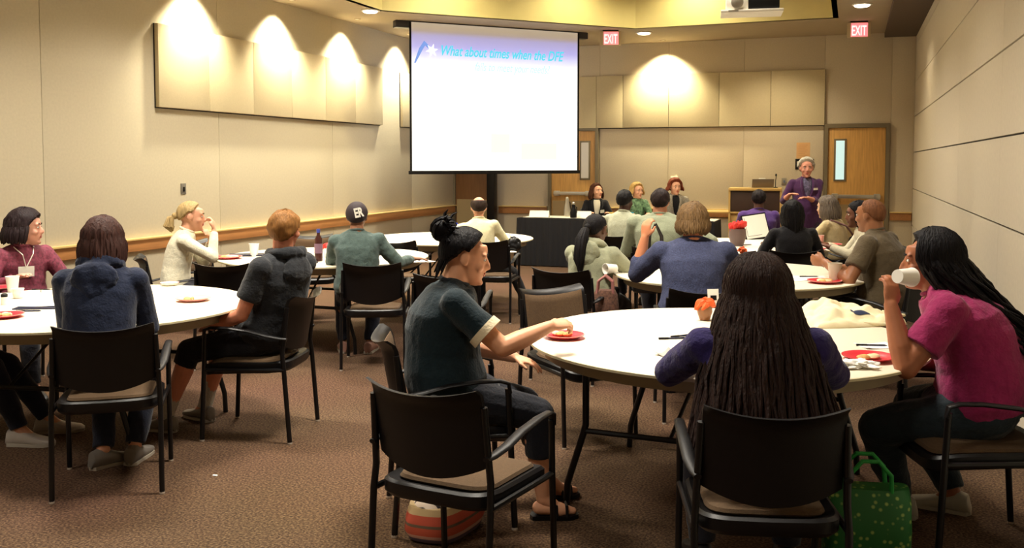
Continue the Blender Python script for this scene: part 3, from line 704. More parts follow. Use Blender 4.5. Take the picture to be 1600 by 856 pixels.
def person(px, z, hd, top, label, pose='sit', g=1.0, gd=1.0, gs=1.0, lean=4, side=0, curv=.02, hyaw=0, hpitch=0, hroll=0, hs=1.0,
           hL=(-.18, .36, .66), hR=(.18, .36, .66), pL=(-.6, -.4, -1), pR=(.6, -.4, -1), dL=None, dR=None, nL=(0, 0, -1), nR=(0, 0, -1), curl=.35, curlL=None, curlR=None,
           fL=(-.12, .40), fR=(.12, .40), fdL=None, fdR=None, seat=.47, kneew=0, skin=(205, 150, 118), shirt=(80, 80, 80), sleeve='long', hem=-.12, shirt_var=.08, trousers=(30, 30, 38), leg_len=1.0,
           shoes=(30, 28, 28), sockc=None, hair=None, voxel=None, folds=.016, extra=None, face=True, name='person', collar=True, spine_fix=None, loc=None):
    """hair: dict(kind, color). Everything is in the figure's own space: +Y faces forward, +X is its right."""
    base = loc if loc is not None else W(px, z, 0)
    if loc is None: base.z = 0
    if loc is None:
        b2 = W(px, z, .9); base = Vector((b2.x, b2.y, 0))
    root = thing(name, label, 'person', base, heading(hd))
    vx = voxel or max(.0065, min(.0115, z * .0012))
    zp = (seat + .075 + .02 * g) if pose == 'sit' else .92
    toph = h_at(top, z)
    la = math.radians(lean); sa = math.radians(side)
    d = Vector((math.sin(sa), math.sin(la) * math.cos(sa), math.cos(la) * math.cos(sa))).normalized()
    Ls = (toph - zp - .232 * hs) / max(.5, d.z)
    if spine_fix: Ls = spine_fix
    s = max(.88, min(1.06, Ls / .50))
    P0 = Vector((0, 0, zp)); N = P0 + d * Ls
    X = Vector((1, 0, 0)); X = (X - d * X.dot(d)).normalized(); Yb = d.cross(X).normalized()   # d x X = forward
    if Yb.y < 0: Yb = -Yb
    def sp(t): return P0 + d * Ls * t - Yb * curv * math.sin(PI * max(0, min(1, t)))
    prof = [(-.16, .11, .085), (-.08, .165, .118), (.04, .182, .130), (.18, .172, .126), (.36, .150, .116), (.55, .156, .120), (.72, .170, .116), (.84, .172, .100), (.92, .150, .086), (.98, .100, .070), (1.03, .058, .056)]
    def torso(mb, infl, t0=-.16, t1=1.03, gx=1.0, n=24, belly=0):
        rings = []
        for t, rx, ry in prof:
            if t < t0 - .001 or t > t1 + .001: continue
            k = g if t < .8 else 1 + (g - 1) * .6
            c = sp(t); bl = belly * math.exp(-((t - .25) / .22) ** 2)
            rx = rx * k * s * gx + infl; ry = ry * k * s * gd + infl
            rings.append([c + X * rx * math.copysign(abs(math.cos(a)) ** .88, math.cos(a)) + Yb * (ry * math.sin(a) + (bl * max(0, math.sin(a)))) for a in [2 * PI * q / n for q in range(n)]])
        mb.rings(rings)
    shw = .172 * s * gs * (1 + (g - 1) * .5)
    sh = {q: sp(.90) + X * q * shw - d * .022 for q in (-1, 1)}
    ul, fl = .285 * s, .255 * s
    arms = {}
    for q, h, pole in ((-1, hL, pL), (1, hR, pR)): 
        e, w_ = ik(sh[q], h, ul, fl, pole); arms[q] = (sh[q], e, w_)
    # legs
    legs = {}
    tl, cl = (.43 * s, .41 * s) if pose == 'sit' else (.445, .43)
    for q, f_ in ((-1, fL), (1, fR)):
        hip = P0 + Vector((q * .092 * g * s, 0, -.01)); ank = Vector((f_[0], f_[1], .09 if len(f_) < 3 else f_[2]))
        pole = Vector((q * (.15 + kneew), 1, 1.2)) if pose == 'sit' else Vector((q * .05, 1, 0))
        kn, ank = ik(hip, ank, tl, cl, pole); legs[q] = (hip, kn, ank)
    # head
    Mh = Matrix.Translation(N) @ Euler((-la * .35, 0, 0)).to_matrix().to_4x4() @ Matrix.Translation((0, .012, 0)) @ Matrix.Rotation(math.radians(hyaw), 4, 'Z') @ Matrix.Rotation(math.radians(-hpitch), 4, 'X') @ Matrix.Rotation(math.radians(hroll), 4, 'Y') @ Matrix.Translation((0, .022, .117 * hs)) @ Matrix.Scale(hs, 4)
    # ---- body
    mb = MB(); torso(mb, -.014, -.16, .92); mb.cone(sp(.85), N, .062 * s, .052 * s)
    ar = 1 + (g - 1) * .8
    for q in (-1, 1):
        a, e, w_ = arms[q]
        mb.cone(a, a.lerp(e, .3), .038 * s * ar, .045 * s * ar); mb.cone(a.lerp(e, .3), e, .045 * s * ar, .037 * s * ar); mb.cone(e, e.lerp(w_, .35), .038 * s * ar, .039 * s * ar); mb.cone(e.lerp(w_, .35), w_, .039 * s * ar, .026 * s * (1 + (g - 1) * .3))
        dv = (dL if q < 0 else dR); dv = Vector(dv) if dv is not None else (w_ - e)
        cu = curlL if (q < 0 and curlL is not None) else curlR if (q > 0 and curlR is not None) else curl
        add_hand(mb, w_, dv, nL if q < 0 else nR, q, cu, s * .98)
        hip, kn, ank = legs[q]
        mb.cone(hip, kn, .078 * s * ar, .054 * s * ar); k3 = kn.lerp(ank, .3) + Vector((0, -.012, 0)); mb.cone(kn, k3, .052 * s * ar, .053 * s * ar); mb.cone(k3, ank, .053 * s * ar, .034 * s)
        mb.cone(ank, ank + Vector((0, .06, -.05)), .034, .028)
    headc = Mh @ Vector((0, -.02, -.04))
    mb.cone(N - d * .03, headc, .060 * s * (1 + (g - 1) * .6), .056 * s * (1 + (g - 1) * .4)); add_head(mb, Mh)
    body = remesh(mb, 'body', skin_mat(skin), root, vx, smooth=1)
    # ---- face
    if face:
        for q in (-1, 1):
            m1 = MB(); m1.ell(Mh @ Vector((q * .030, .0835, .012)), (.0125 * hs, .0065 * hs, .0065 * hs), M=Mh.to_3x3().normalized(), nu=12, nv=6); e1 = m1.build('eye', M_eye, root)
            m1 = MB(); m1.ell(Mh @ Vector((q * .030, .0885, .012)), (.006 * hs, .0032 * hs, .006 * hs), M=Mh.to_3x3().normalized(), nu=10, nv=6); m1.build('iris', M_iris, e1)
            m1 = MB(); m1.tube([Mh @ Vector((q * .014, .094, .031)), Mh @ Vector((q * .030, .0925, .038)), Mh @ Vector((q * .048, .078, .033))], [.0025, .004, .002], 6)
            m1.build('eyebrow', hair_mat(tuple(int(c * .6) for c in (hair or {'color': (60, 40, 30)})['color'])), root)
        m1 = MB(); m1.ell(Mh @ Vector((0, .0945, -.0495)), (.021 * hs, .006 * hs, .0052 * hs), M=Mh.to_3x3().normalized()); m1.ell(Mh @ Vector((0, .0925, -.059)), (.018 * hs, .006 * hs, .0058 * hs), M=Mh.to_3x3().normalized())
        m1.build('lips', mat('lips_%d' % skin[0], srgb(min(255, int(skin[0] * .88)), int(skin[1] * .62), int(skin[2] * .66)), .4), root)
    # ---- top
    if shirt is not None:
        m = cloth(shirt, shirt_var) if isinstance(shirt, tuple) else shirt
        mb = MB(); torso(mb, .010, hem, 1.0, belly=.02 * (g - .9) * 5)
        k1 = sp(.99); mb.ell(sp(.96), (.084 * s, .074 * s, .052))
        for q in (-1, 1):
            a, e, w_ = arms[q]; up = .066 * s * ar
            mb.ell(a, (up * .96,) * 3); mb.cone(sp(.99), a - X * q * .03 - d * .004, .056 * s, up * .86)
            if sleeve == 'long' or sleeve == 'three':
                f = .93 if sleeve == 'long' else .45
                mb.cone(a, e, up * .94, .052 * s * ar); mb.cone(e, e.lerp(w_, .3), .052 * s * ar, .050 * s * ar)
                mb.tube([e.lerp(w_, .2), e.lerp(w_, f)], [.050 * s * ar, .037 * s * (1 + (ar - 1) * .5)], 16)
            elif sleeve == 'short':
                mb.tube([a, a.lerp(e, .35), a.lerp(e, .66)], [up * .95, up * .93, up * .98], 18)
            elif sleeve == 'cap':
                mb.tube([a, a.lerp(e, .3)], [up * .9, up * .86], 18)
        remesh(mb, 'shirt', m, root, vx * 1.15, folds=folds, smooth=3)
        if collar:
            mb = MB(); c = sp(1.0) + d * .016
            mb.tube([c + X * .063 * s * math.cos(a) + Yb * (.060 * s * math.sin(a) + .004) + d * (-.010 * math.sin(a)) for a in [2 * PI * k / 24 for k in range(24)]], .0095, 8, closed=True)
            mb.build('collar', m, root)
    # ---- trousers
    if trousers is not None:
        m = cloth(trousers, .10) if isinstance(trousers, tuple) else trousers
        mb = MB(); torso(mb, .006, -.16, .05)
        for q in (-1, 1):
            hip, kn, ank = legs[q]; mb.cone(hip, kn, .094 * s * ar, .068 * s * ar)
            end = kn.lerp(ank, leg_len * .97)
            if leg_len > .3: mb.cone(kn, kn.lerp(ank, min(.3, leg_len * .5)), .066 * s * ar, .063 * s * ar)
            mb.tube([kn, kn.lerp(ank, leg_len * .5), end], [.066 * s * ar, .062 * s * ar, (.052 if leg_len > .6 else .066) * s * (1 + (ar - 1) * .5)], 16)
        if pose == 'sit': mb.ell(P0 + Vector((0, .10, -.01)), (.13 * g, .15, .085))
        remesh(mb, 'trousers', m, root, vx * 1.25, folds=folds * .9, smooth=2)
    if shoes is not None:
        for q in (-1, 1):
            ank = legs[q][2]; fd = (fdL if q < 0 else fdR) or (q * .15, 1)
            mb = MB(); shoe(mb, ank, fd); so = mb.build('shoe', mat('shoe_%d_%d_%d' % shoes, srgb(*shoes), .5, var=.1), root)
            mb = MB(); fv = Vector((*fd, 0)).normalized(); wv = Vector((fv.y, -fv.x, 0)); a = Vector((ank.x, ank.y, 0))
            out_ = [a + fv * yy + wv * xx for yy, xx in ((-.078, 0), (-.06, .036), (0, .036), (.09, .046), (.15, .045), (.19, .02), (.197, 0), (.19, -.02), (.15, -.045), (.09, -.046), (0, -.036), (-.06, -.036))]
            g0 = ank.z - .09
            mb.rings([[p + Vector((0, 0, g0 + .002)) for p in out_], [p + Vector((0, 0, g0 + .018)) for p in out_]]); mb.build('sole', mat('sole_white', srgb(170, 160, 145), .6) if sum(shoes) > 250 else M_black, so)
            if sockc: MB().tube([legs[q][1].lerp(ank, .62), ank + Vector((0, 0, -.01))], [.047, .042], 14).build('sock', cloth(sockc, .03), root)
    # ---- hair
    if hair:
        K = hair['kind']; m = hair_mat(hair['color'], hair.get('var', .3)); rnd = random.Random(int(abs(px)) + 5); mb = MB(); hp = []
        if K == 'short': mb = hair_shell(hair.get('th', .014), 'std', .009, .006, px * .1)
        elif K == 'buzz': mb = hair_shell(.005, 'std', .001, 0, px * .1)
        elif K == 'bald': mb = hair_shell(.010, 'bald', .004, 0, px * .1)
        elif K == 'bob':
            L = hair.get('L', .10); th = hair.get('th', .022); mb = hair_shell(th, 'low' if not hair.get('open') else 'std', .008, .004, px * .1)
            fl_ = hair.get('flare', 1.15)
            def endf(az, r):
                p = sk(az, 0, th); return (p.x * fl_ * (.92 if L > .14 else 1), p.y * (1.05 if p.y < 0 else .8) - .008, -L - r.uniform(0, .018))
            locks(mb, 46, (62, 298), (5, 40), endf, (.015, .009), th * .75, 4, 6, -5, rnd)
        elif K == 'pony':
            mb = hair_shell(.012, 'pulled', .003, .002, px * .1); a = sk(180, hair.get('el', 12), .02)
            mb.ell(a, (.028, .028, .028)); L = hair.get('L', .26); ot = hair.get('out', 0)
            for k in range(16):
                o_ = Vector((rnd.uniform(-1, 1), rnd.uniform(-1, 1), 0)) * .024
                mb.tube([a, a + Vector((0, -.035, -.02)) + o_ * .6, a + Vector((0, -.045 - ot * .5, -.09)) + o_ * 1.2, a + Vector((0, -.035 - ot, -L * .7)) + o_ * 1.2, a + Vector((0, -.02 - ot, -L * rnd.uniform(.9, 1.05))) + o_ * .5], [.012, .017, .019, .015, .004], 7)
        elif K == 'bun':
            mb = hair_shell(hair.get('th', .012), 'pulled', .005, .003, px * .1); a = sk(180, hair.get('el', 55), .045); R = hair.get('R', .042)
            mb.ell(a, (R * 1.05, R, R * .9))
            for k in range(14):
                b_ = rnd.uniform(0, 2 * PI); c_ = rnd.uniform(0, 2 * PI); v = Vector((math.cos(b_) * math.cos(c_), math.sin(b_) * math.cos(c_), math.sin(c_))); u_ = v.orthogonal().normalized(); w2 = v.cross(u_)
                mb.tube([a + (u_ * math.cos(t_) + w2 * math.sin(t_)) * R * .95 for t_ in [i * .5 for i in range(9)]], [.004] + [.012] * 7 + [.004], 6)
            if hair.get('wisps'):
                for k in range(12):
                    az = rnd.uniform(135, 225); p = sk(az, -25, .012)
                    mb.tube([a, sk(az, 20, .022), p, p + Vector((0, -.018, -.05 - rnd.uniform(0, .05)))], [.008, .011, .010, .003], 6)
                for k in range(9):
                    v = Vector((rnd.uniform(-.8, .8), rnd.uniform(-1, .6), rnd.uniform(.1, 1))).normalized(); mb.tube([a + v * R * .7, a + v * (R + .02), a + v * (R + .04) + Vector((rnd.uniform(-.02, .02), .01, -.004))], [.008, .006, .002], 6)
        elif K == 'dreads':
            mb = hair_shell(hair.get('th', .012), 'pulled', .003, .004, px * .1)
            locks(mb, hair['n'], hair.get('az', (40, 320)), hair.get('elr', (-5, 88)), hair['end'], hair.get('r', (.0085, .0055)), hair.get('th', .012) + .008, 9, 6, hair.get('stop', -8), rnd, hair.get('fan', 0), .0075)
        mb.v = [Mh @ p for p in mb.v]
        if K == 'dreads' :
            o = mb.build('dreadlocks', m, root); o['kind'] = 'stuff'
        else: mb.build('hair', m, root)
    if extra: extra(dict(root=root, sp=sp, X=X, Y=Yb, d=d, Mh=Mh, N=N, s=s, g=g, arms=arms, legs=legs, P0=P0, vx=vx))
    return root

def badge(t, x, w=.085, h=.05, rz=0, lan=False):
    def f(k):
        c = k['sp'](t); s = k['s'] * k['g']; xx = x * s
        dep = (.118 * s + .016) * math.sqrt(max(.1, 1 - (xx / (.175 * s + .01)) ** 2)) + .014
        p = c + k['X'] * xx + k['Y'] * dep; a = math.atan2(xx * .9, dep)
        R = Matrix.Translation(p) @ (Matrix((k['X'], k['Y'], k['d'])).transposed().to_4x4()) @ Matrix.Rotation(-a, 4, 'Z')
        mb = MB(); mb.box(-w / 2, w / 2, -.002, .003, -h / 2, h / 2, R); mb.build('name_badge', M_white, k['root'])
        if lan:
            mb = MB(); mb.tube([k['N'] + k['X'] * .07 + k['Y'] * .02, p + k['d'] * .12 + k['X'] * .03 + k['Y'] * .012, p + k['d'] * .025], .0035, 6); mb.tube([k['N'] - k['X'] * .07 + k['Y'] * .02, p + k['d'] * .12 - k['X'] * .04 + k['Y'] * .012, p + k['d'] * .025], .0035, 6); mb.build('lanyard', M_white, k['root'])
    return f
def hood(m):
    def f(k):
        mb = MB(); N, X, Y, d = k['N'], k['X'], k['Y'], k['d']; c = N - d * .005
        for i in range(20):
            a = 2 * PI * i / 20; r = .026 + .012 * max(0, -math.sin(a)); p = c + X * .088 * math.cos(a) + Y * (.074 * math.sin(a) - .006) + d * (.012 - .02 * math.sin(a)); mb.ell(p, (r * 1.2, r * 1.2, r), nu=10, nv=6)
        b = k['sp'](.86) - Y * (.10 * k['g']); mb.ell(b, (.115, .045, .085), nu=14, nv=8); mb.ell(b - d * .06 - Y * .008, (.075, .035, .06), nu=14, nv=8)
        remesh(mb, 'hood', m, k['root'], .0085, folds=.02, fsize=.06, smooth=3)
    return f
def open_front(inner, w=.05, lapel=None):
    def f(k):
        X, Y, d = k['X'], k['Y'], k['d']; s = k['s'] * k['g']; mb = MB(); rings = []
        for t, ww in ((.30, w * .5), (.45, w * .8), (.62, w), (.80, w * 1.25), (.93, w * 1.3), (1.0, w * .8)):
            dep = (.112 if t < .9 else .075 if t < .97 else .055) * s + .024; c = k['sp'](t)
            rings.append([c + X * ww * math.cos(a) + Y * (dep * .80 + .028 * math.sin(a)) for a in [2 * PI * i / 14 for i in range(14)]])
        mb.rings(rings); mb.build('shirt_front', inner, k['root'])
        if lapel:
            for q in (-1, 1):
                mb = MB(); pts = []
                for t, xx in ((1.0, .055), (.93, .072), (.80, .075), (.62, .06), (.42, .03)):
                    dep = (.112 if t < .9 else .08 if t < .97 else .04) * s + .022; pts.append(k['sp'](t) + X * q * xx + Y * dep * .97)
                mb.tube(pts, [.012, .018, .022, .016, .006], 8); mb.build('lapel', lapel, k['root'])
    return f
def multi(*fs):
    def f(k):
        for g_ in fs: g_(k)
    return f
DARK = (96, 62, 46); LIGHT = (218, 160, 128); TAN = (186, 128, 96)
def tworow(lab): return lab
def sit_chair(root, label, dx=0, dy=.05, rz=0):
    M = root.matrix_basis; p = M @ Vector((dx, dy, 0)); return chair_at(p, root.rotation_euler.z + math.radians(rz), label)
def xy(px, z): p = W(px, z, .5); return p
def chair_px(px, z, a, label): p = W(px, z, .6); return chair_at(p, heading(a), label)
M_print = mat('maroon_print', srgb(112, 44, 62), .8, var=.45, vscale=60, bump=.2, bscale=80)
M_heather = mat('heather_blue', srgb(56, 62, 92), .9, var=.32, vscale=110, bump=.35, bscale=120)
M_greenp = mat('green_print', srgb(104, 138, 104), .8, var=.75, vscale=30)
M_tweed = mat('grey_tweed', srgb(140, 134, 122), .9, var=.3, vscale=60)
M_sage = cloth((142, 144, 118), .06); M_denimt = cloth((74, 90, 86), .14)

# -- left table
person(-112, 5.25, 84, 340, 'person just outside the left edge, jeans legs reaching under the left table', skin=LIGHT, shirt=(70, 60, 70), trousers=(36, 40, 56), shoes=(190, 180, 170), hair=dict(kind='short', color=(50, 36, 28)), fL=(-.10, .58), fR=(.14, .52), hL=(-.16, .25, .62), hR=(.16, .25, .62), face=False)
chair_px(-118, 5.25, 84, 'black armchair cut off by the left edge of the picture, under the jeans sitter')
r = person(32, 6.55, 128, 331, 'woman with dark bob in maroon print blouse and white name badge at left table', g=1.12, hyaw=50, skin=(200, 146, 124), shirt=M_print, hair=dict(kind='bob', color=(38, 26, 28), L=.085, th=.030, flare=1.12), hL=(-.22, .30, .80), hR=(.18, .30, .80), extra=multi(badge(.62, .03, .10, .07, lan=True)))
sit_chair(r, 'black armchair under the woman in maroon blouse')
M_navy = cloth((28, 36, 58), .12)
r = person(152, 4.62, -8, 345, 'person seen from behind with reddish brown bob and navy hooded sweatshirt', g=1.06, gs=.95, lean=10, skin=LIGHT, shirt=M_navy, trousers=(32, 36, 50), shoes=(120, 114, 108), hair=dict(kind='bob', color=(72, 46, 40), L=.115, th=.018, flare=1.0), hL=(-.02, .32, .80), hR=(.04, .34, .80), pL=(-.7, -.5, -.8), pR=(.7, -.5, -.8), dL=(1, .2, 0), dR=(-1, .3, 0), extra=hood(M_navy), fL=(-.04, .18), fR=(.10, .24), fdL=(.7, .7), face=False)
chair(-1.96, 4.60, -16, 'black armchair in left foreground under the navy hooded sweatshirt')
M_char = cloth((37, 39, 43), .12)
r = person(418, 5.46, -62, 331, 'boy with short ginger hair, charcoal hooded tee and black shorts slouching sideways', g=1.08, lean=-15, curv=.03, hyaw=-74, hpitch=-4, gs=1.05, skin=(216, 142, 112), shirt=M_char, sleeve='short', trousers=(26, 26, 32), leg_len=.22, shoes=(118, 108, 96), sockc=(190, 184, 170), hair=dict(kind='short', color=(150, 104, 56), th=.010, var=.25), hL=(-.22, .22, .63), hR=(.08, .30, .66), dL=(.35, .9, -.1), dR=(-.3, .9, -.1), pL=(-.25, -.9, -.6), nL=(.3,0,-1), fL=(-.30, .52), fR=(-.02, .50), extra=hood(M_char), voxel=.0065, face=True)
chair(-1.48, 5.46, -83, 'black armchair turned sideways under the boy in black shorts')

# -- left back table
r = person(272, 7.62, 72, 317, 'blonde woman in cream sweater with her hand at her chin, seen in profile', g=.92, lean=12, hyaw=-6, skin=LIGHT, shirt=(222, 216, 190), trousers=(34, 34, 40), hair=dict(kind='pony', color=(190, 162, 110), L=.13, el=-12), hR=(.07, .31, 1.02), dR=(-.25, -.1, 1), nR=(-.3, -1, 0), pR=(.3, .5, -1), hL=(-.02, .28, .92), dL=(.5, -.1, .9), nL=(0, -1, 0), pL=(-.3, .3, -1), curl=.9)
sit_chair(r, 'black armchair under the blonde woman in cream sweater', rz=4)
M_cap = mat('head_wrap', srgb(46, 34, 38), .8, var=.15)
def cap_logo(k):
    c = Matrix(k['Mh']); mb = hair_shell(.011, 'std', .0, .002, 2); mb.v = [k['Mh'] @ p for p in mb.v]; mb.build('knit_cap', M_cap, k['root'])
    pos = sk(196, 6, .016)
    o = text('cap_lettering', 'ER', .10, (0, 0, 0), (0, 0, 0), M_white, None, weight=.004, align='CENTER', ext=.004)
    o.parent = k['root']; o.matrix_local = k['Mh'] @ Matrix.Translation(pos + Vector((0, -.002, -.028))) @ Matrix.Rotation(math.radians(-12), 4, 'Y') @ Matrix.Rotation(PI / 2, 4, 'X') @ Matrix.Scale(.62, 4, (1, 0, 0)) 
r = person(560, 7.48, -4, 318, 'person in teal grey denim shirt and dark cap with white letters, seen from behind', g=1.15, side=-2, skin=(150, 104, 78), shirt=M_denimt, trousers=(34, 40, 56), shoes=(150, 110, 96), hair=dict(kind='buzz', color=(30, 22, 22)), hR=(.42, .26, .775), dR=(1, .25, 0), pR=(.4, -.4, -1), hL=(-.18, .40, .79), extra=cap_logo, folds=.028, face=False, fL=(-.16, .30), fR=(.06, .26))
chair_px(587, 7.34, -3, 'black armchair under the person in denim shirt')

# -- far table
r = person(754, 9.62, 6, 308, 'balding man in cream shirt leaning left at the far round table', side=-6, skin=(206, 150, 118), shirt=(226, 218, 176), trousers=(26, 26, 30), hair=dict(kind='bald', color=(58, 44, 36)), hyaw=8, hL=(-.36, .26, .86), pL=(-1, -.6, -.4), hR=(.22, .34, .78), fL=(-.05, .3), fR=(.42, .35), face=False)
chair_px(768, 9.45, 10, 'black armchair under the balding man in cream shirt')
# -- front right table
def trim(k):
    a, e, w_ = k['arms'][1]; s = k['s']; ar = 1 + (k['g'] - 1) * .8
    for q in (-1, 1):
        a, e, w_ = k['arms'][q]; mb = MB(); mb.tube([a.lerp(e, .56), a.lerp(e, .69)], [.070 * s * ar, .073 * s * ar], 20); mb.build('sleeve_trim', cloth((214, 200, 168), .03), k['root'])
    mb = MB(); N, d, X, Y = k['N'], k['d'], k['X'], k['Y']; c = k['sp'](1.0) + d * .012
    mb.tube([c + X * .067 * math.cos(t) + Y * (.061 * math.sin(t) + .004) + d * (-.010 * math.sin(t)) for t in [2 * PI * i / 24 for i in range(24)]], .009, 8, closed=True); mb.build('neck_trim', cloth((28, 34, 40), .03), k['root'])
    a = k['Mh'] @ sk(190, 22, .022)
    mb = MB(); ct = sk(180, 46, .02); dr = (sk(180, 46, .06) - ct).normalized(); u = dr.orthogonal().normalized(); w2 = dr.cross(u)
    mb.tube([k['Mh'] @ (ct + (u * math.cos(t) + w2 * math.sin(t)) * .034) for t in [2 * PI * i / 16 for i in range(16)]], .006, 6, closed=True); mb.build('hair_band', M_white, k['root'])
def sandals(k):
    for q in (-1, 1):
        ank = k['legs'][q][2]; so = MB(); fv = Vector((q * .15, 1, 0)).normalized(); wv = Vector((fv.y, -fv.x, 0)); a = Vector((ank.x, ank.y, 0))
        out_ = [a + fv * yy + wv * xx for yy, xx in ((-.06, 0), (-.05, .032), (0, .034), (.07, .042), (.12, .040), (.15, .02), (.155, 0), (.15, -.02), (.12, -.040), (.07, -.042), (0, -.034), (-.05, -.032))]
        so.rings([[p + Vector((0, 0, .002)) for p in out_], [p + Vector((0, 0, .020)) for p in out_]]); s1 = so.build('sandal', M_black, k['root'])
        ft = MB(); ft.cone(a + Vector((0, -.02, .05)), a + fv * .07 + Vector((0, 0, .038)), .030, .026); ft.cone(a + fv * .07 + Vector((0, 0, .036)), a + fv * .13 + Vector((0, 0, .030)), .034, .016); ft.build('foot', skin_mat((226, 166, 130)), k['root'])
        for yy in (.055, .10): MB().tube([a + fv * yy + wv * .042 + Vector((0, 0, .015)), a + fv * yy + wv * .025 + Vector((0, 0, .06)), a + fv * yy - wv * .025 + Vector((0, 0, .06)), a + fv * yy - wv * .042 + Vector((0, 0, .015))], .007, 6).build('strap', M_black, s1)
M_teal = cloth((15, 33, 40), .12)
r = person(694, 4.12, 78, 362, 'young woman with black hair bun in dark green tee with white sleeve trim, eating', g=1.2, gd=1.12, lean=5, curv=.035, hyaw=-10, hpitch=9, skin=(226, 166, 130), shirt=M_teal, sleeve='short', trousers=(22, 24, 32), leg_len=.5, shoes=None, hair=dict(kind='bun', color=(14, 11, 15), el=38, R=.054, wisps=True, th=.022), hR=(.20, .43, .865), dR=(-.2, .9, .12), nR=(-.5, .1, -1), pR=(.5, .1, -1), curlR=.95, hL=(-.12, .34, .67), fL=(-.10, .50), fR=(.12, .42), extra=multi(trim, sandals), collar=False, voxel=.006, hs=.98)
for q in (-1, 1):
    pass
chair_px(708, 4.16, 80, 'black armchair under the woman in dark green tee')
def dend(w, y, z0, z1, sx=0):
    def f(az, r):
        a = math.radians(az); x = -math.sin(a); c = -math.cos(a)
        return (x * w * r.uniform(.55, 1.08) + sx, y * (.55 + .45 * max(0, c)) + r.uniform(-.02, .02) - .02, r.uniform(z0, z1))
    return f
M_purple = cloth((40, 30, 84), .14)
r = person(1190, 3.26, 5, 416, 'woman in purple top seen from behind with waist length brown dreadlocks', g=1.36, gs=1.06, lean=9, skin=(88, 54, 42), shirt=M_purple, trousers=(30, 30, 40), hair=dict(kind='dreads', color=(46, 29, 24), n=420, r=(.0082, .0055), az=(42, 318), end=dend(.25, -.31, -.56, -.44), fan=.24, th=.032), hL=(-.20, .43, .80), hR=(.20, .43, .80), pL=(-1, .1, -.8), pR=(1, .1, -.8), hyaw=0, voxel=.0075, folds=.022, face=False, fL=(-.16, .32), fR=(.16, .32))
chair(.83, 3.14, 5, 'black armchair in right foreground under the woman in purple')
def pinkend(az, r):
    a = math.radians(az); x = -math.sin(a)
    return (x * .22 * r.uniform(.3, 1.1) + .10, -.34 - r.uniform(-.09, .09), -.38 + r.uniform(-.10, .12))
def cuphold(k): pass
M_pink = cloth((142, 34, 84), .12)
r = person(1545, 3.87, -64, 370, 'woman in pink tee with long black dreadlocks drinking from a foam cup', g=1.32, gs=.98, lean=23, curv=.06, hyaw=8, hpitch=-6, skin=(160, 100, 68), shirt=M_pink, sleeve='short', trousers=(34, 44, 50), shoes=(176, 168, 150), hair=dict(kind='dreads', color=(18, 14, 18), n=300, r=(.0095, .006), az=(56, 304), end=pinkend, stop=-4, th=.026, fan=.15), hL=(-.24, .36, .985), dL=(.35, .0, 1), nL=(.7, .7, 0), pL=(-.2, -.3, -1), curlL=.6, hR=(.05, .32, .70), fL=(.10, .33), fR=(.27, .12), kneew=.55, voxel=.0065, folds=.022)
PINK = r
chair(1.88, 3.80, -88, 'black armchair at the right edge under the woman in pink tee')

# -- middle right table
r = person(922, 7.12, 28, 338, 'woman in sage jacket with long black ponytail, seen from behind', g=1.2, lean=10, hyaw=-8, skin=DARK, shirt=M_sage, hair=dict(kind='pony', color=(20, 16, 18), L=.34, el=0, out=.07), hR=(.26, .38, .79), hL=(-.1, .42, .79), extra=hood(M_sage), folds=.02, face=False, hem=-.12)
chair_px(900, 6.9, 26, 'black armchair in the middle, left of the ponytail and in front of sage jacket')
r = person(1085, 6.02, 4, 322, 'person with light brown hair in heather blue sweater, left hand raised', g=1.28, gs=1.05, lean=10, hyaw=-6, skin=(214, 140, 100), shirt=M_heather, sleeve='three', trousers=(34, 36, 50), hair=dict(kind='bob', color=(124, 96, 62), L=.06, th=.022, open=True, flare=.78), hL=(-.30, .22, 1.07), dL=(.1, -.05, 1), nL=(.6, .7, 0), pL=(-.5, .5, -1.2), curlL=.7, hR=(.28, .40, .80), voxel=.008, face=False)
chair_px(1092, 5.86, 3, 'black armchair under the person in heather blue sweater')
r = person(1385, 6.62, -48, 313, 'bald man in olive brown polo shirt holding a cup at middle right table', g=1.2, lean=9, hyaw=-6, skin=(146, 96, 64), shirt=(88, 76, 56), sleeve='short', shirt_var=.06, trousers=(30, 26, 28), hair=dict(kind='buzz', color=(132, 86, 56)), hL=(-.24, .34, .86), dL=(.1, .9, .1), nL=(1, .1, 0), pL=(-.7, -.3, -1), curlL=.6, hR=(.16, .36, .79), folds=.018)
chair_px(1386, 6.46, -40, 'black armchair under the bald man in olive brown polo')

# -- right back table
r = person(972, 10.1, 25, 299, 'man with short black hair in pale sage shirt, left of the two men in sage', lean=6, skin=(70, 46, 38), shirt=(172, 174, 150), hair=dict(kind='short', color=(18, 14, 14), th=.010), hyaw=-8, hL=(-.2, .36, .78), hR=(.2, .36, .78), face=False)
sit_chair(r, 'black armchair under the black haired man in sage shirt')
r = person(1030, 8.62, 14, 298, 'man with short brown hair in grey sage shirt, right of the two men in sage', g=1.3, gs=1.12, lean=6, skin=(190, 130, 100), shirt=(138, 144, 120), hair=dict(kind='short', color=(42, 30, 28), th=.012), hR=(.36, .22, .79), pR=(1, -.3, -.6), hL=(-.2, .36, .78), face=False)
sit_chair(r, 'black armchair with a black bag on it under the brown haired man in sage', dy=.03)
r = person(1240, 8.52, 2, 315, 'woman in black top with black hair twisted up, seen from behind', g=1.08, gs=1.05, skin=DARK, shirt=(16, 15, 20), hair=dict(kind='bob', color=(16, 12, 14), L=.19, th=.012, flare=.62), hL=(-.2, .3, .79), hR=(.2, .3, .79), face=False)
chair_px(1226, 8.36, 0, 'black armchair under the woman in black top')
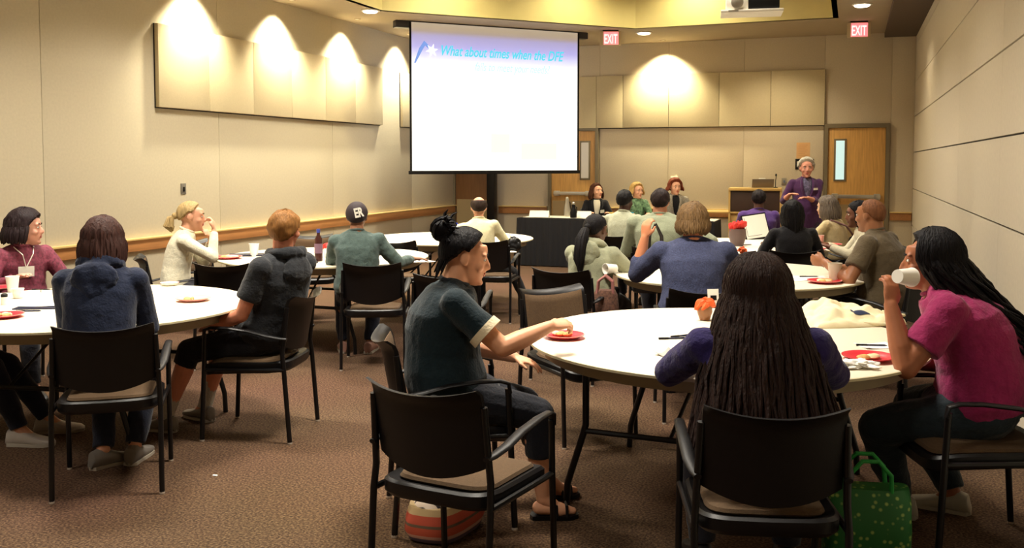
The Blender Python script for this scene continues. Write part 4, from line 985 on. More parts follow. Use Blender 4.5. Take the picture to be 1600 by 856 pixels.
r = person(1366, 8.62, -78, 316, 'woman in white top with black hair, half hidden behind the bald man', g=1.02, lean=14, skin=(120, 76, 56), shirt=(214, 206, 180), sleeve='long', hair=dict(kind='bob', color=(16, 12, 16), L=.11, th=.014), hL=(-.12, .40, .80), hR=(.15, .40, .80), pL=(-.8, -.1, -.8))
sit_chair(r, 'black armchair under the woman in white top', rz=10)
def strap(k):
    mb = MB(); N, X, Y, d = k['N'], k['X'], k['Y'], k['d']
    pts = [k['sp'](.93) - X * .10 + Y * .06, k['sp'](.95) - X * .11 - Y * .05, k['sp'](.75) - X * .02 - Y * .15, k['sp'](.45) + X * .10 - Y * .155, k['sp'](.2) + X * .2 - Y * .1]
    mb.tube(pts, .011, 6); mb.build('bag_strap', mat('strap_mauve', srgb(120, 84, 84), .7), k['root'])
r = person(1310, 10.0, -48, 308, 'woman with grey bob in tan jacket with a bag strap across her back', lean=12, skin=(200, 160, 130), shirt=(190, 172, 132), hair=dict(kind='bob', color=(112, 100, 88), L=.11, th=.018), hL=(-.1, .42, .80), hR=(.1, .42, .80), extra=strap)
sit_chair(r, 'black armchair under the woman with grey bob')
r = person(1186, 10.98, 6, 298, 'dark haired person in purple shirt beyond the table, near the lectern', g=1.3, skin=(92, 58, 46), shirt=(72, 44, 104), hair=dict(kind='short', color=(30, 22, 22), th=.006), hyaw=-10, face=False)
sit_chair(r, 'black armchair under the person in purple shirt near the lectern')

# -- panelists
def atY(px, Y):
    u = (px - 800) / F; return Vector((Y * (u * math.cos(PSI) - math.sin(PSI)) / (math.cos(PSI) + u * math.sin(PSI)), Y, 0))
def camz(v): return -v.x * math.sin(PSI) + v.y * math.cos(PSI)
M_blaz = cloth((22, 20, 26), .06); M_wsh = cloth((226, 220, 200), .03); M_blk = cloth((18, 18, 22), .04)
for px, top, lab, chl, kw in [
    (931, 288, 'panelist with brown shoulder length hair in black blazer and white shirt', 'black armchair under the panelist in black blazer', dict(shirt=M_blaz, hyaw=28, hpitch=-6, hair=dict(kind='bob', color=(86, 52, 38), L=.10, th=.02, open=True), extra=multi(open_front(M_wsh, .055, M_blaz), badge(.55, -.10)))),
    (993, 287, 'blonde panelist in green patterned jacket', 'black armchair under the panelist in green', dict(shirt=M_greenp, hyaw=26, hair=dict(kind='bob', color=(206, 168, 104), L=.05, th=.026, open=True))),
    (1053, 281, 'panelist with fluffy red brown hair in grey tweed jacket over black top', 'black armchair under the panelist in grey jacket', dict(shirt=M_tweed, hyaw=6, hair=dict(kind='bob', color=(132, 66, 44), L=.035, th=.036, open=True, flare=1.1), extra=multi(open_front(M_blk, .05, M_tweed), badge(.58, -.11))))]:
    v = atY(px, 14.93); z = camz(v)
    r = person(px, z, 176, top, lab, loc=v, skin=(214, 160, 132), hL=(-.16, .30, .76), hR=(.16, .30, .76), hs=1.03, lean=5, voxel=.009, **kw)
    sit_chair(r, chl)
# -- speaker
M_plum = cloth((70, 38, 76), .12); M_scarf = mat('patterned_blouse', srgb(86, 80, 104), .8, var=.7, vscale=45)
r = person(1258, 12.3, 186, 249, 'standing speaker with short white hair in long plum overshirt and patterned blouse', pose='stand', g=1.12, lean=1, curv=0, skin=(206, 142, 116), shirt=M_plum, sleeve='three', hem=-.12, trousers=(44, 28, 44), hyaw=-4, hair=dict(kind='short', color=(206, 200, 180), th=.026, var=.12), hL=(.02, .27, 1.12), dL=(.9, .3, .1), nL=(0, 0, -1), pL=(-.5, -.6, -1), hR=(.24, .22, 1.16), dR=(-.5, .7, .2), pR=(.5, -.5, -1), hs=1.05, fL=(-.12, .02), fR=(.12, .02), extra=multi(open_front(M_scarf, .05, M_plum), badge(.70, -.10, .075, .028)), voxel=.008)
def tunic(root):
    mb = MB(); mb.rings([[(.2 * f * math.cos(a), .14 * f * math.sin(a), z) for a in [2 * PI * k / 24 for k in range(24)]] for z, f in ((.68, 1.12), (.8, 1.1), (.93, 1.06), (1.05, .98))])
    remesh(mb, 'shirt_tail', M_plum, root, .012, folds=.02)
tunic(r)
# ---------------------------------------------------------------- small things
TT = TH + .0005
M_red = mat('red_plastic', srgb(204, 44, 56), .35); M_pinkrim = mat('plate_paper_rim', srgb(226, 160, 150), .6); M_foam = mat('foam_white', srgb(238, 234, 224), .55)
M_food = mat('food_crust', srgb(206, 158, 92), .7, var=.3, vscale=50); M_paper = mat('paper', srgb(240, 238, 230), .8); M_ink = mat('ink_grey', srgb(90, 90, 96), .8)
M_tissue = mat('red_tissue', srgb(214, 48, 40), .7, var=.2, vscale=25); M_orange = mat('orange_tissue', srgb(222, 92, 34), .7, var=.2, vscale=25)
M_navyp = mat('navy_plastic', srgb(20, 26, 52), .4)
def setpos(t, p, z=TT): t.location = (p.x, p.y, z)
def plate(px, py, r, label, rim=None, food=3, h=TH, seed=1):
    p = at(px, py, h); t = thing('paper_plate', label, 'plate', (p.x, p.y, h + .0005), seed)
    MB().lathe([(.01, .0015), (r * .66, .002), (r * .74, .006), (r * .95, .016), (r, .017), (r, .020), (r * .95, .0195), (r * .73, .010), (r * .64, .0055), (.01, .005)], 40).build('plate', rim or M_red, t)
    if rim is not M_red: MB().rings([[(q * math.cos(a), q * math.sin(a), z) for a in [2 * PI * k / 40 for k in range(40)]] for q, z in ((r * .96, .0165), (r * 1.01, .0175), (r * 1.01, .0215), (r * .96, .0205))], closed=True).build('rim', M_pinkrim, t)
    rn = random.Random(seed)
    for k in range(food):
        mb = MB(); c = (rn.uniform(-.35, .35) * r, rn.uniform(-.3, .3) * r, .016); mb.ell(c, (rn.uniform(.2, .38) * r, rn.uniform(.12, .25) * r, .012), M=Matrix.Rotation(rn.uniform(0, 3), 4, 'Z'), nu=12, nv=6)
        for v in mb.v: v += Vector((0, 0, 1)) * .004 * noise.noise(v * 60)
        mb.build('food', M_food if k % 3 else mat('food_pale', srgb(226, 206, 160), .7), t)
    return t
def cup(px, py, label, h=TH, r=.040, H=.095, m=None, loc=None, rot=None):
    p = at(px, py, h) if loc is None else loc; t = thing('foam_cup', label, 'cup', (p.x, p.y, h + .0005) if loc is None else loc)
    MB().lathe([(.005, 0), (r * .72, 0), (r * .74, .004), (r, H - .004), (r * 1.05, H - .003), (r * 1.05, H), (r * .95, H), (r * .93, H - .006), (r * .69, .008), (.005, .006)], 28).build('cup', m or M_foam, t)
    if rot: t.rotation_euler = rot
    return t
def sheet(px, py, w, d, rz, label, m=None, name='paper_sheet', cat='paper', th=.0015, h=TH, lines=0, curl=.004):
    p = at(px, py, h); t = thing(name, label, cat, (p.x, p.y, h + .0008), heading(0) + rz)
    mb = MB(); n = 8; G = [[(-w / 2 + w * i / n, -d / 2 + d * j / n, curl * (2 * i / n - 1) ** 2 * (2 * j / n - 1) ** 2) for i in range(n + 1)] for j in range(n + 1)]
    vs = [q for r_ in G for q in r_] + [(x, y, z + th) for r_ in G for x, y, z in r_]; k = (n + 1) ** 2; f = []
    for j in range(n):
        for i in range(n):
            a = j * (n + 1) + i; f.append((a, a + n + 1, a + n + 2, a + 1)); f.append((k + a, k + a + 1, k + a + n + 2, k + a + n + 1))
    e = [i for i in range(n + 1)] + [(j + 1) * (n + 1) - 1 for j in range(1, n + 1)] + [k - 2 - i for i in range(n)] + [(n - j) * (n + 1) for j in range(1, n)]
    for a, b in zip(e, e[1:] + e[:1]): f.append((a, b, k + b, k + a))
    mb.add(vs, f); mb.build('page' if cat == 'paper' else 'sheet', m or M_paper, t)
    for i in range(lines): y = d * .36 - i * d * .72 / max(1, lines - 1); MB().box(-w * .38, w * (.38 - .1 * (i % 3)), y - .0015, y + .0015, th + curl * .35, th + curl * .35 + .0006).build('printed_line', M_ink, t)
    return t
def pen(px, py, rz, label, m=None, h=TH):
    p = at(px, py, h); t = thing('pen', label, 'pen', (p.x, p.y, h + .0055), heading(0) + rz)
    MB().tube([(-.065, 0, 0), (-.06, 0, 0), (.055, 0, 0), (.068, 0, 0)], [.003, .0045, .0045, .001], 8).build('barrel', m or M_navyp, t)
    MB().tube([(-.067, 0, 0), (-.02, 0, 0)], .0052, 8).build('cap', M_black, t)
def crumple(name, label, cat, p, sx, sy, sz, m, seed=1, rz=0, n=36, amp=.5, extra=None):
    t = thing(name, label, cat, p, rz); mb = MB(); rings = []
    for j in range(n // 2 + 1):
        v = PI * j / (n // 2); ring = []
        for i in range(n):
            u = 2 * PI * i / n; d = Vector((math.sin(v) * math.cos(u), math.sin(v) * math.sin(u), -math.cos(v)))
            k = 1 + amp * noise.noise(d * 2.2 + Vector((seed, 0, 0))) + amp * .35 * noise.noise(d * 6 + Vector((0, seed, 0)))
            q = Vector((d.x * sx * k, d.y * sy * k, sz + d.z * sz * k * (1.0))); q.z = max(.001, q.z)
            ring.append(q)
        rings.append(ring)
    mb.rings(rings); mb.build(extra or 'cloth', m, t); return t
# front right table
plate(881, 528, .098, 'red paper plate with pale rim and food, left side of front right table', food=4, seed=2)
plate(1357, 562, .108, 'bare red plate beside crumpled napkin, right side of front right table', rim=M_red, food=2, seed=5)
p = at(1340, 575, TH); crumple('paper_napkin', 'crumpled white napkin against the red plate on front right table', 'napkin', (p.x, p.y, TT), .065, .04, .016, M_paper, 4, .3, amp=.9, extra='napkin')
# tote bag
def tote(px, py):
    p = at(px, py, TH); t = thing('canvas_tote_bag', 'crumpled cream canvas tote bag with dark blue print lying on front right table', 'bag', (p.x, p.y, TT), heading(-14))
    N = 44; w, d = .46, .34; mb = MB(); top = []; bot = []
    for j in range(N + 1):
        for i in range(N + 1):
            u = i / N * 2 - 1; v = j / N * 2 - 1; x = u * w / 2 * (1 - .12 * v) ; y = v * d / 2 * (1 - .15 * u * u)
            e = max(0, 1 - max(abs(u), abs(v)) ** 4)
            q = Vector((x * 5, y * 7, 0))
            hh = .020 + .055 * max(0, v * .9 + .25 - abs(u + .35) * .8) + .028 * abs(noise.noise(q)) * 1.5 + .02 * abs(noise.noise(q * 2.3 + Vector((3, 1, 0)))) + .02 * max(0, .3 - abs(v + .35 - .15 * math.sin(3 * u)))
            top.append((x, y, .004 + hh * 1.7 * e ** .6)); bot.append((x, y, .0))
    k = (N + 1) ** 2; f = []
    for j in range(N):
        for i in range(N):
            a = j * (N + 1) + i; f.append((a, a + 1, a + N + 2, a + N + 1)); f.append((k + a, k + a + N + 1, k + a + N + 2, k + a + 1))
    e = [i for i in range(N + 1)] + [(j + 1) * (N + 1) - 1 for j in range(1, N + 1)] + [k - 2 - i for i in range(N)] + [(N - j) * (N + 1) for j in range(1, N)]
    for a, b in zip(e, e[1:] + e[:1]): f.append((a, b, k + b, k + a))
    mb.add(top + bot, f); mb.build('bag_cloth', mat('canvas_cream', srgb(226, 214, 176), .9, var=.04, bump=.15, bscale=300), t)
    mb = MB(); vs = []; f = []
    for j in range(5):
        for i in range(9):
            q = top[int(8 + j * 1.5) * (N + 1) + 20 + i]; vs.append((q[0], q[1], q[2] + .003))
    for j in range(4):
        for i in range(8): a = j * 9 + i; f.append((a, a + 1, a + 10, a + 9))
    mb.add(vs, f); mb.build('print', mat('navy_print', srgb(30, 40, 72), .8), t)
    mb = MB(); mb.tube([(.12, -.1, .03), (.2, -.13, .045), (.27, -.10, .04), (.29, -.02, .03), (.24, .04, .04)], .008, 8); mb.tube([(.0, -.15, .02), (.1, -.175, .012), (.2, -.165, .012), (.25, -.12, .02)], .008, 8)
    mb.build('handle', MATS['canvas_cream'], t)
tote(1322, 503)
# tissue centrepieces
def centre(px, py, label, r, H, pot, tis, card=None, h=TH, name='tissue_centrepiece'):
    p = at(px, py, h); t = thing(name, label, 'centrepiece', (p.x, p.y, h + .0005))
    MB().lathe([(.01, 0), (r * .6, 0), (r * .68, .004), (r, H * .6), (r * .92, H), (r * .86, H), (r * .9, H * .6), (.01, H * .5)], 24).build('pot', pot, t)
    rn = random.Random(int(px)); 
    for k in range(9):
        a = 2 * PI * k / 9 + rn.random() * .4; q = r * rn.uniform(1.0, 1.5); mb = MB()
        n = 6; rings = []; c0 = Vector((0, 0, H * .8)); dr = Vector((math.cos(a), math.sin(a), rn.uniform(.8, 1.7))).normalized(); u = dr.orthogonal().normalized(); w = dr.cross(u)
        for i, (f_, wd) in enumerate(((0, .010), (.35, .026), (.7, .036), (1, .012))):
            rings.append([c0 + dr * q * f_ * 1.1 + u * wd * math.cos(b) * (1 + .3 * math.sin(3 * b + k)) + w * wd * .45 * math.sin(b) for b in [2 * PI * i_ / 12 for i_ in range(12)]])
        mb.rings(rings); mb.build('tissue', tis, t)
    if card:
        w_, h_, dx, rz = card; Mx = Matrix.Rotation(heading(0) + rz, 4, 'Z') @ Matrix.Translation((dx, -r * .5, H + .005)) @ Matrix.Rotation(-.15, 4, 'X')
        MB().box(-w_ / 2, w_ / 2, -.001, .001, 0, h_, Mx).build('card', M_paper, t); MB().box(-w_ * .25, w_ * .3, -.002, -.0012, h_ * .3, h_ * .6, Mx).build('card_print', M_black, t)
    return t
centre(1101, 500, 'small pot of orange red tissue with a white card, half hidden by brown dreadlocks', .04, .075, mat('amber_pot', srgb(140, 92, 52), .3), M_orange, (.06, .085, .04, .15))
centre(1152, 384, 'grey pot stuffed with bright red tissue on the farthest right table', .088, .17, mat('mauve_pot', srgb(96, 76, 72), .5), M_tissue)
centre(511, 402, 'small red tissue centrepiece beside the denim shirt on the table by left wall', .035, .09, M_foam, M_tissue)
sheet(1052, 556, .10, .14, .7, 'folded grey paper beside the left elbow of the woman in purple', mat('grey_paper', srgb(170, 166, 158), .8), curl=.02)
pen(1051, 530, .1, 'dark pen on front right table left of the dreadlocks'); pen(1066, 526, .5, 'second dark pen beyond the first one, touching the dreadlocks')
sheet(1370, 541, .16, .12, .2, 'white paper napkin beyond the bare red plate on front right table', curl=.006)
pen(1362, 541, -.1, 'black pen on the white napkin near the canvas tote')
# left table
cup(20, 456, 'white foam cup at the left edge in front of the maroon blouse', H=.10)
cup(28, 466, 'low white foam cup just before the first one on left table', H=.06, r=.035)
plate(302, 470, .10, 'plate with eaten food near the right rim of the left table', food=4, seed=7, rim=M_pinkrim)
plate(-2, 453, .10, 'red plate cut by the left edge, beside the foam cup', food=2, seed=8); plate(6, 496, .10, 'red plate with food at the near left edge of the left table', food=4, seed=9)
plate(265, 446, .06, 'small white saucer at the far rim of the left table', rim=M_foam, food=0, seed=3)
sheet(66, 480, .26, .17, .1, 'dark covered notebook with a printed page left of the navy sweatshirt', M_navyp, 'notebook', 'notebook', .006, curl=0)
sheet(64, 476, .24, .15, .1, 'printed page lying on the dark notebook', None, lines=5, h=TH + .007)
pen(45, 487, .1, 'dark pen before the notebook on left table'); 
t = thing('eyeglasses', 'folded dark eyeglasses behind the notebook on left table', 'eyeglasses', at(64, 457, TT), heading(0))
for q in (-1, 1): MB().tube([(q * .035 + .024 * math.cos(a), .018 * math.sin(a), .02) for a in [2 * PI * k / 16 for k in range(16)]], .0025, 6, closed=True).build('lens_rim', M_black, t); MB().tube([(q * .06, 0, .02), (q * .06, .06, .012), (q * .045, .11, .003)], .002, 6).build('temple', M_black, t)
MB().tube([(-.012, 0, .022), (.012, 0, .022)], .0025, 6).build('bridge', M_black, t); MB().tube([(0, 0, .02), (0, .0, .002)], .002, 5).build('nose_pad', M_black, t)
p = at(7, 476, TH); t = thing('salt_shaker', 'small dark topped shaker at the left edge of the left table', 'shaker', (p.x, p.y, TT)); MB().lathe([(.01, 0), (.02, 0), (.018, .045), (.01, .05)], 16).build('jar', M_foam, t); MB().lathe([(.0185, .045), (.019, .06), (.01, .066)], 16).build('cap', M_black, t)
# table by the left wall
plate(355, 404, .125, 'red rimmed plate with food beside the blonde woman', food=5, seed=11); cup(397, 400, 'white foam cup behind the boy, on the table by left wall', H=.11, r=.043)
sheet(385, 399, .30, .2, .2, 'dark folder behind the foam cup on the table by left wall', M_navyp, 'folder', 'folder', .01, curl=0)
def bottle(px, py, label, h, r, H, body, capm, name='bottle', lab=None):
    p = at(px, py, h); t = thing(name, label, 'bottle', (p.x, p.y, h + .0005))
    MB().lathe([(.01, 0), (r, .004), (r, H * .62), (r * .9, H * .7), (r * .4, H * .82), (r * .38, H * .9), (.01, H * .905)], 24).build('bottle_body', body, t)
    MB().lathe([(.01, H * .885), (r * .45, H * .885), (r * .45, H), (.01, H)], 20).build('cap', capm, t)
    if lab: MB().rings([[(q * math.cos(a), q * math.sin(a), z) for a in [2 * PI * k / 24 for k in range(24)]] for q, z in ((r * 1.005, H * .25), (r * 1.02, H * .25), (r * 1.02, H * .55), (r * 1.005, H * .55))], closed=True).build('label', lab, t)
    return t
bottle(498, 408, 'tall brown bottle with blue cap left of the denim shirt', TH, .034, .27, mat('cola_brown', srgb(64, 32, 28), .2), mat('blue_cap', srgb(60, 70, 150), .4), lab=mat('label_mauve', srgb(120, 90, 110), .5))
t = thing('mobile_phone', 'black phone lying before the brown bottle', 'phone', at(489, 410, TT), heading(0) + .3); MB().box(-.035, .035, -.06, .06, 0, .012).build('case', M_black, t, bevel=.003); MB().box(-.030, .030, -.053, .053, .0122, .0128).build('glass', mat('phone_glass', srgb(30, 34, 44), .1), t)
sheet(652, 408, .22, .28, .5, 'white papers under the hand of the denim shirt', lines=4); pen(660, 406, .9, 'dark pen on the papers by the denim shirt')
# far table
p = W(703, 9.95, TH); t = crumple('gift_bag', 'shiny blue gift bag on the far table left of the cream shirt', 'bag', (p.x, p.y, TT), .11, .06, .10, mat('blue_foil', srgb(36, 60, 170), .3), 3, .2, amp=.35, extra='bag_body')
MB().ell((-.06, -.05, .10), (.04, .03, .05)).build('red_patch', M_red, t); MB().ell((.02, -.06, .07), (.035, .025, .035)).build('silver_patch', M_steel, t)
# middle right table
plate(1288, 442, .115, 'orange red plate with food before the bald man', food=5, seed=13)
sheet(1230, 437, .28, .2, .25, 'white sheet of paper left of the orange red plate', lines=0); sheet(1262, 434, .26, .19, -.1, 'second white sheet partly under the plate by the bald man', lines=3)
pen(1264, 433, .0, 'dark pen lying across the white sheets on middle right table')
p = at(1049, 447, TH); crumple('paper_napkin', 'small white napkin by the elbow of the heather blue sweater', 'napkin', (p.x, p.y, TT), .03, .022, .018, M_paper, 6, 0, amp=.7, extra='napkin')
t = cup(962, 428, 'white foam cup lying on its side under the sleeve of the sage jacket'); t.rotation_euler = (PI / 2, 0, heading(60)); t.location.z = TT + .042
cup(1304, 440, 'clear plastic cup on middle right table at the fingers of the bald man', H=.13, r=.048, m=mat('clear_cup', srgb(214, 206, 184), .25, alpha=.75))
# farthest right table
p = at(1186, 374, TH); t = thing('table_sign', 'large white card propped up on a black easel back on the farthest right table', 'sign', (p.x, p.y, TT), heading(-14))
Rk = Matrix.Rotation(-.28, 4, 'X') @ Matrix.Rotation(-.12, 4, 'Y')
MB().box(-.135, .135, -.003, .003, .02, .27, Rk).build('card', M_paper, t); MB().box(-.15, .15, .004, .012, 0, .285, Rk).build('backing', M_black, t, bevel=.002); MB().box(-.14, .14, .02, .12, 0, .008).build('foot', M_black, t)
MB().box(-.122, -.118, -.0045, -.0028, .05, .25, Rk).build('printed_line', M_ink, t); MB().box(-.12, .05, -.0045, -.0028, .045, .049, Rk).build('printed_line', M_ink, t)
for px, py, rz, lab in ((1142, 378, .3, 'white paper left of the red tissue pot'), (1176, 392, -.2, 'white paper before the propped card'), (1120, 386, .1, 'white paper at left of farthest right table by the sage shirt')):
    sheet(px, py, .22, .28, rz, lab, lines=2)
pen(1165, 383, .2, 'dark pen before the red tissue pot')
p = at(1160, 396, TH); crumple('paper_napkin', 'bright orange red napkin at near rim of farthest right table', 'napkin', (p.x, p.y, TT), .035, .03, .03, M_orange, 8, 0, amp=.6, extra='napkin')
plate(1296, 384, .12, 'red plate before the tan jacket on the farthest right table', food=4, seed=15); cup(1281, 382, 'pale pink foam cup beside the red plate of the tan jacket', m=mat('pale_pink', srgb(220, 190, 176), .5))
plate(1272, 391, .11, 'red plate right of the black top on the farthest right table', food=2, seed=16)
# head table
HT = .731
def tent(px, py, w, h_, label):
    p = at(px, py, HT); t = thing('name_tent', label, 'card', (p.x, p.y, HT + .004), .02)
    MB().add([(-w / 2, -.04, 0), (w / 2, -.04, 0), (w / 2, 0, h_), (-w / 2, 0, h_)], [(0, 1, 2, 3)]).add([(-w / 2, -.042, 0), (w / 2, -.042, 0), (w / 2, 0, h_ + .002), (-w / 2, 0, h_ + .002)], [(0, 3, 2, 1)]).build('front_face', M_paper, t, smooth=False)
    MB().box(-w / 2, w / 2, -.001, .001, 0, h_, Matrix.Translation((0, .04, 0)) @ Matrix.Rotation(.45, 4, 'X') @ Matrix.Scale(1.08, 4, (0, 0, 1))).build('back_face', M_paper, t, smooth=False)
tent(843, 339.5, .31, .10, 'left white name tent near the left end of the head table'); tent(909, 340, .30, .095, 'white name tent before the black blazer panelist')
def pitcher(px, py, label, m, H, r=.05):
    p = at(px, py, HT); t = thing('beverage_pitcher', label, 'pitcher', (p.x, p.y, HT + .004), 1.2)
    MB().lathe([(.01, 0), (r, .004), (r * 1.05, H * .4), (r * .7, H * .72), (r * .55, H * .85), (r * .62, H), (.01, H)], 24).build('body', m, t)
    MB().ell((0, 0, H + .015), (r * .5, r * .5, .03)).build('lid', M_steel, t)
    MB().tube([(r * .8, 0, H * .3), (r * 1.7, 0, H * .4), (r * 1.6, 0, H * .8), (r * .6, 0, H * .88)], .008, 8).build('handle', M_black, t)
pitcher(886, 338, 'steel coffee pitcher at left on the head table', M_steel, .26); pitcher(896, 341, 'black coffee pitcher right of the steel one on the head table', M_black, .20)
cup(985, 342, 'bright cyan cup before the panelist in green', h=HT, r=.05, H=.10, m=mat('cyan_plastic', srgb(60, 170, 200), .4))
cup(955, 342, 'pale yellow cup right of the black blazer panelist', h=HT, r=.035, H=.10, m=mat('pale_yellow', srgb(226, 200, 120), .4))
bottle(1090, 340, 'blue water bottle at the right end of the head table', HT, .035, .25, mat('blue_plastic', srgb(30, 60, 170), .3), mat('blue_cap2', srgb(20, 40, 130), .4))
bottle(1075, 339, 'clear squat jar with black lid left of the blue bottle', HT, .05, .20, mat('straw_glass', srgb(214, 196, 140), .2), M_black)
cup(1081, 343, 'dark red cup before the blue bottle on the head table', h=HT, r=.042, H=.09, m=mat('dark_red_cup', srgb(120, 30, 40), .4))
sheet(960, 338, .5, .2, 0, 'white papers between the two sage shirts on the head table', h=HT + .004)
# cup of the woman in pink: world position from her hand
bpy.context.view_layer.update()
pw = W(1422, 3.72, h_at(433, 3.72)); t = cup(0, 0, 'white foam cup at the mouth of the woman in pink tee', loc=(pw.x, pw.y, pw.z), r=.037, H=.088)
dirn = (W(1392, 3.66, h_at(431, 3.66)) - pw).normalized()
t.rotation_euler = (-dirn).to_track_quat('Z', 'Y').to_euler(); t.location = pw + dirn * .078
# ---- bags
def floor_bag():
    p = at(688, 835, .0); t = thing('striped_handbag', 'red striped handbag with zebra patterned top on the floor under the empty foreground chair', 'handbag', (p.x, p.y + .05, 0), heading(-62))
    m = bpy.data.materials.new('handbag_stripes'); m.use_nodes = True; nt = m.node_tree; b = nt.nodes['Principled BSDF']; tc = nt.nodes.new('ShaderNodeTexCoord'); sp_ = nt.nodes.new('ShaderNodeSeparateXYZ'); nt.links.new(tc.outputs['Object'], sp_.inputs[0])
    r = nt.nodes.new('ShaderNodeMapRange'); r.inputs[1].default_value = 0; r.inputs[2].default_value = .2; nt.links.new(sp_.outputs[2], r.inputs[0]); c = nt.nodes.new('ShaderNodeValToRGB'); c.color_ramp.interpolation = 'CONSTANT'; e = c.color_ramp.elements; e[0].color = (*srgb(90, 74, 90), 1); e[1].position = .98; e[1].color = (*srgb(220, 200, 160), 1)
    for q, col in ((.14, (196, 150, 130)), (.22, (190, 84, 58)), (.38, (110, 90, 70)), (.44, (196, 84, 60)), (.62, (206, 178, 130))): k = e.new(q); k.color = (*srgb(*col), 1)
    nt.links.new(r.outputs[0], c.inputs[0]); nt.links.new(c.outputs[0], b.inputs['Base Color']); b.inputs['Roughness'].default_value = .7
    rings = []
    for z, sx, sy in ((.0, .13, .09), (.01, .175, .12), (.05, .20, .13), (.10, .195, .125), (.15, .18, .11)):
        rings.append([(sx * math.copysign(abs(math.cos(a)) ** .7, math.cos(a)) * (1 + .03 * math.sin(5 * a)), sy * math.copysign(abs(math.sin(a)) ** .7, math.sin(a)), z) for a in [2 * PI * k / 36 for k in range(36)]])
    MB().rings(rings).build('bag_body', m, t)
    mz = bpy.data.materials.new('zebra'); mz.use_nodes = True; nt = mz.node_tree; b = nt.nodes['Principled BSDF']; tc = nt.nodes.new('ShaderNodeTexCoord'); w = nt.nodes.new('ShaderNodeTexWave'); w.inputs['Scale'].default_value = 9; w.inputs['Distortion'].default_value = 3; w.inputs['Detail'].default_value = 1
    cr = nt.nodes.new('ShaderNodeValToRGB'); cr.color_ramp.elements[0].position = .14; cr.color_ramp.elements[0].color = (*srgb(40, 30, 34), 1); cr.color_ramp.elements[1].position = .26; cr.color_ramp.elements[1].color = (*srgb(230, 210, 188), 1)
    nt.links.new(tc.outputs['Object'], w.inputs[0]); nt.links.new(w.outputs[0], cr.inputs[0]); nt.links.new(cr.outputs[0], b.inputs['Base Color'])
    rings = []
    for z, sx, sy in ((.148, .182, .112), (.175, .17, .09), (.20, .14, .05), (.212, .10, .016)): rings.append([(sx * math.cos(a), sy * math.sin(a), z - .02 * math.cos(a) ** 2) for a in [2 * PI * k / 36 for k in range(36)]])
    MB().rings(rings).build('zebra_top', mz, t)
    mb = MB()
    for q in (-1, 1): mb = MB(); mb.tube([(-.10, q * .05, .18), (-.09, q * .10, .21), (0, q * .15, .19), (.09, q * .10, .21), (.10, q * .05, .18)], .008, 8); mb.build('handle', mat('handle_brown', srgb(110, 60, 44), .6), t)
floor_bag()
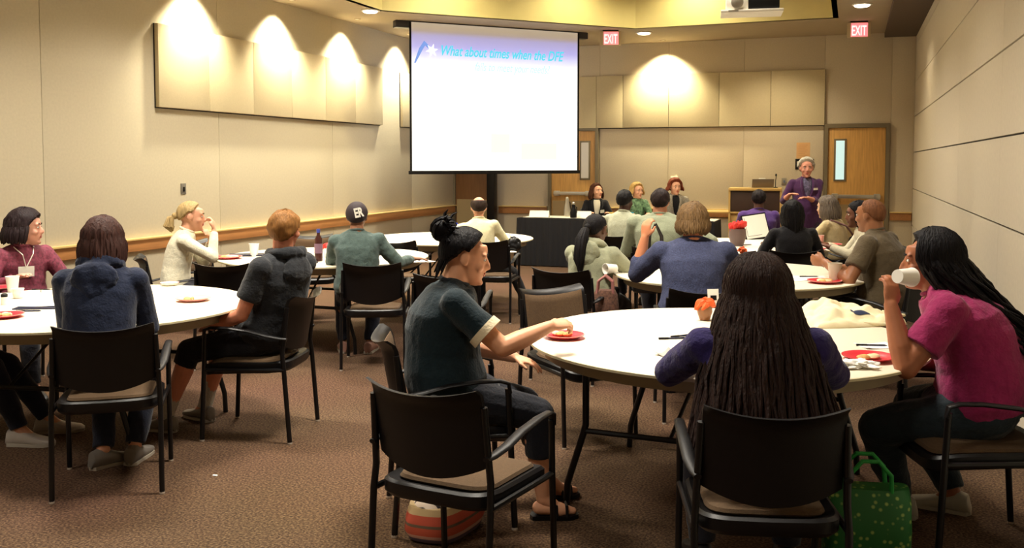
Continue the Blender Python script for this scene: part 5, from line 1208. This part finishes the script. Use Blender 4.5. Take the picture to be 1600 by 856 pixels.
def green_bag():
    p = at(1352, 880, 0); t = thing('green_tote', 'green shopping tote with leaf print on the floor right of the foreground right chair', 'bag', (p.x, p.y, 0), heading(8))
    mg = bpy.data.materials.new('green_tote_print'); mg.use_nodes = True; nt = mg.node_tree; b = nt.nodes['Principled BSDF']; tc = nt.nodes.new('ShaderNodeTexCoord'); v = nt.nodes.new('ShaderNodeTexVoronoi'); v.inputs['Scale'].default_value = 38
    cr = nt.nodes.new('ShaderNodeValToRGB'); cr.color_ramp.elements[0].position = .16; cr.color_ramp.elements[0].color = (*srgb(150, 180, 90), 1); cr.color_ramp.elements[1].position = .34; cr.color_ramp.elements[1].color = (*srgb(28, 104, 44), 1)
    nt.links.new(tc.outputs['Object'], v.inputs[0]); nt.links.new(v.outputs['Distance'], cr.inputs[0]); nt.links.new(cr.outputs[0], b.inputs['Base Color']); b.inputs['Roughness'].default_value = .55
    rings = []
    for z, sx, sy in ((0, .15, .08), (.01, .16, .085), (.15, .165, .09), (.26, .16, .075), (.31, .155, .05)): rings.append([(sx * math.copysign(abs(math.cos(a)) ** .45, math.cos(a)) + .006 * math.sin(z * 40 + a * 3), sy * math.copysign(abs(math.sin(a)) ** .45, math.sin(a)) + .006 * math.cos(z * 30 + a * 4), z) for a in [2 * PI * k / 40 for k in range(40)]])
    MB().rings(rings).build('bag_body', mg, t)
    for q in (-1, 1): MB().tube([(-.08, q * .05, .30), (-.075, q * .06, .37), (-.03, q * .05, .42), (.03, q * .05, .42), (.075, q * .06, .37), (.08, q * .05, .30)], .009, 8).build('handle', mat('bright_green', srgb(30, 150, 60), .5), t)
green_bag()
def hung_bag(px, z, htop, w, h_, label, m, strapm, rz, loop=.15):
    p = W(px, z, htop); t = thing('hanging_handbag', label, 'handbag', p, heading(rz)); rings = []
    for k_, (zz, f) in enumerate(((-h_, .75), (-h_ * .96, .95), (-h_ * .5, 1.05), (-h_ * .1, .9), (0, .7))): rings.append([(w / 2 * f * math.copysign(abs(math.cos(a)) ** .8, math.cos(a)), .06 * f * math.sin(a), zz) for a in [2 * PI * k / 28 for k in range(28)]])
    MB().rings(rings).build('bag_body', m, t)
    for q in (-1, 1): MB().tube([(-w * .3, q * .03, -.03), (-w * .26, q * .03, loop * .6), (0, q * .03, loop), (w * .26, q * .03, loop * .6), (w * .3, q * .03, -.03)], .010, 8).build('strap', strapm, t)
hung_bag(946, 6.72, .66, .19, .30, 'brown tweed handbag with pink strap hanging behind the ponytail woman chair', mat('brown_tweed', srgb(92, 62, 48), .9, var=.5, vscale=70), mat('strap_pink', srgb(150, 96, 90), .6), 10, .10)
hung_bag(1024, 8.12, .78, .20, .30, 'black bag with tall looped handles behind the man in grey sage shirt', M_black, mat('handle_dark', srgb(34, 26, 24), .5), 20, .26)
p = W(803, 9.32, .80); t = crumple('black_cap', 'black cap hung on the right corner of the chair of the balding man', 'cap', (p.x, p.y, .68), .075, .06, .075, M_black, 2, 0, amp=.3, extra='cap_crown')
MB().ell((0, -.05, .01), (.05, .04, .012)).build('brim', M_white, t)
for i, (px, py) in enumerate([(336, 743), (253, 752)]):
    t = thing('paper_scrap', ['tiny white scrap of paper on open carpet left of foreground chair', 'tiny white scrap on carpet by the left foreground chair leg'][i], 'scrap', at(px, py, .001)); MB().box(-.012, .012, -.006, .006, 0, .003).build('scrap', M_paper, t)
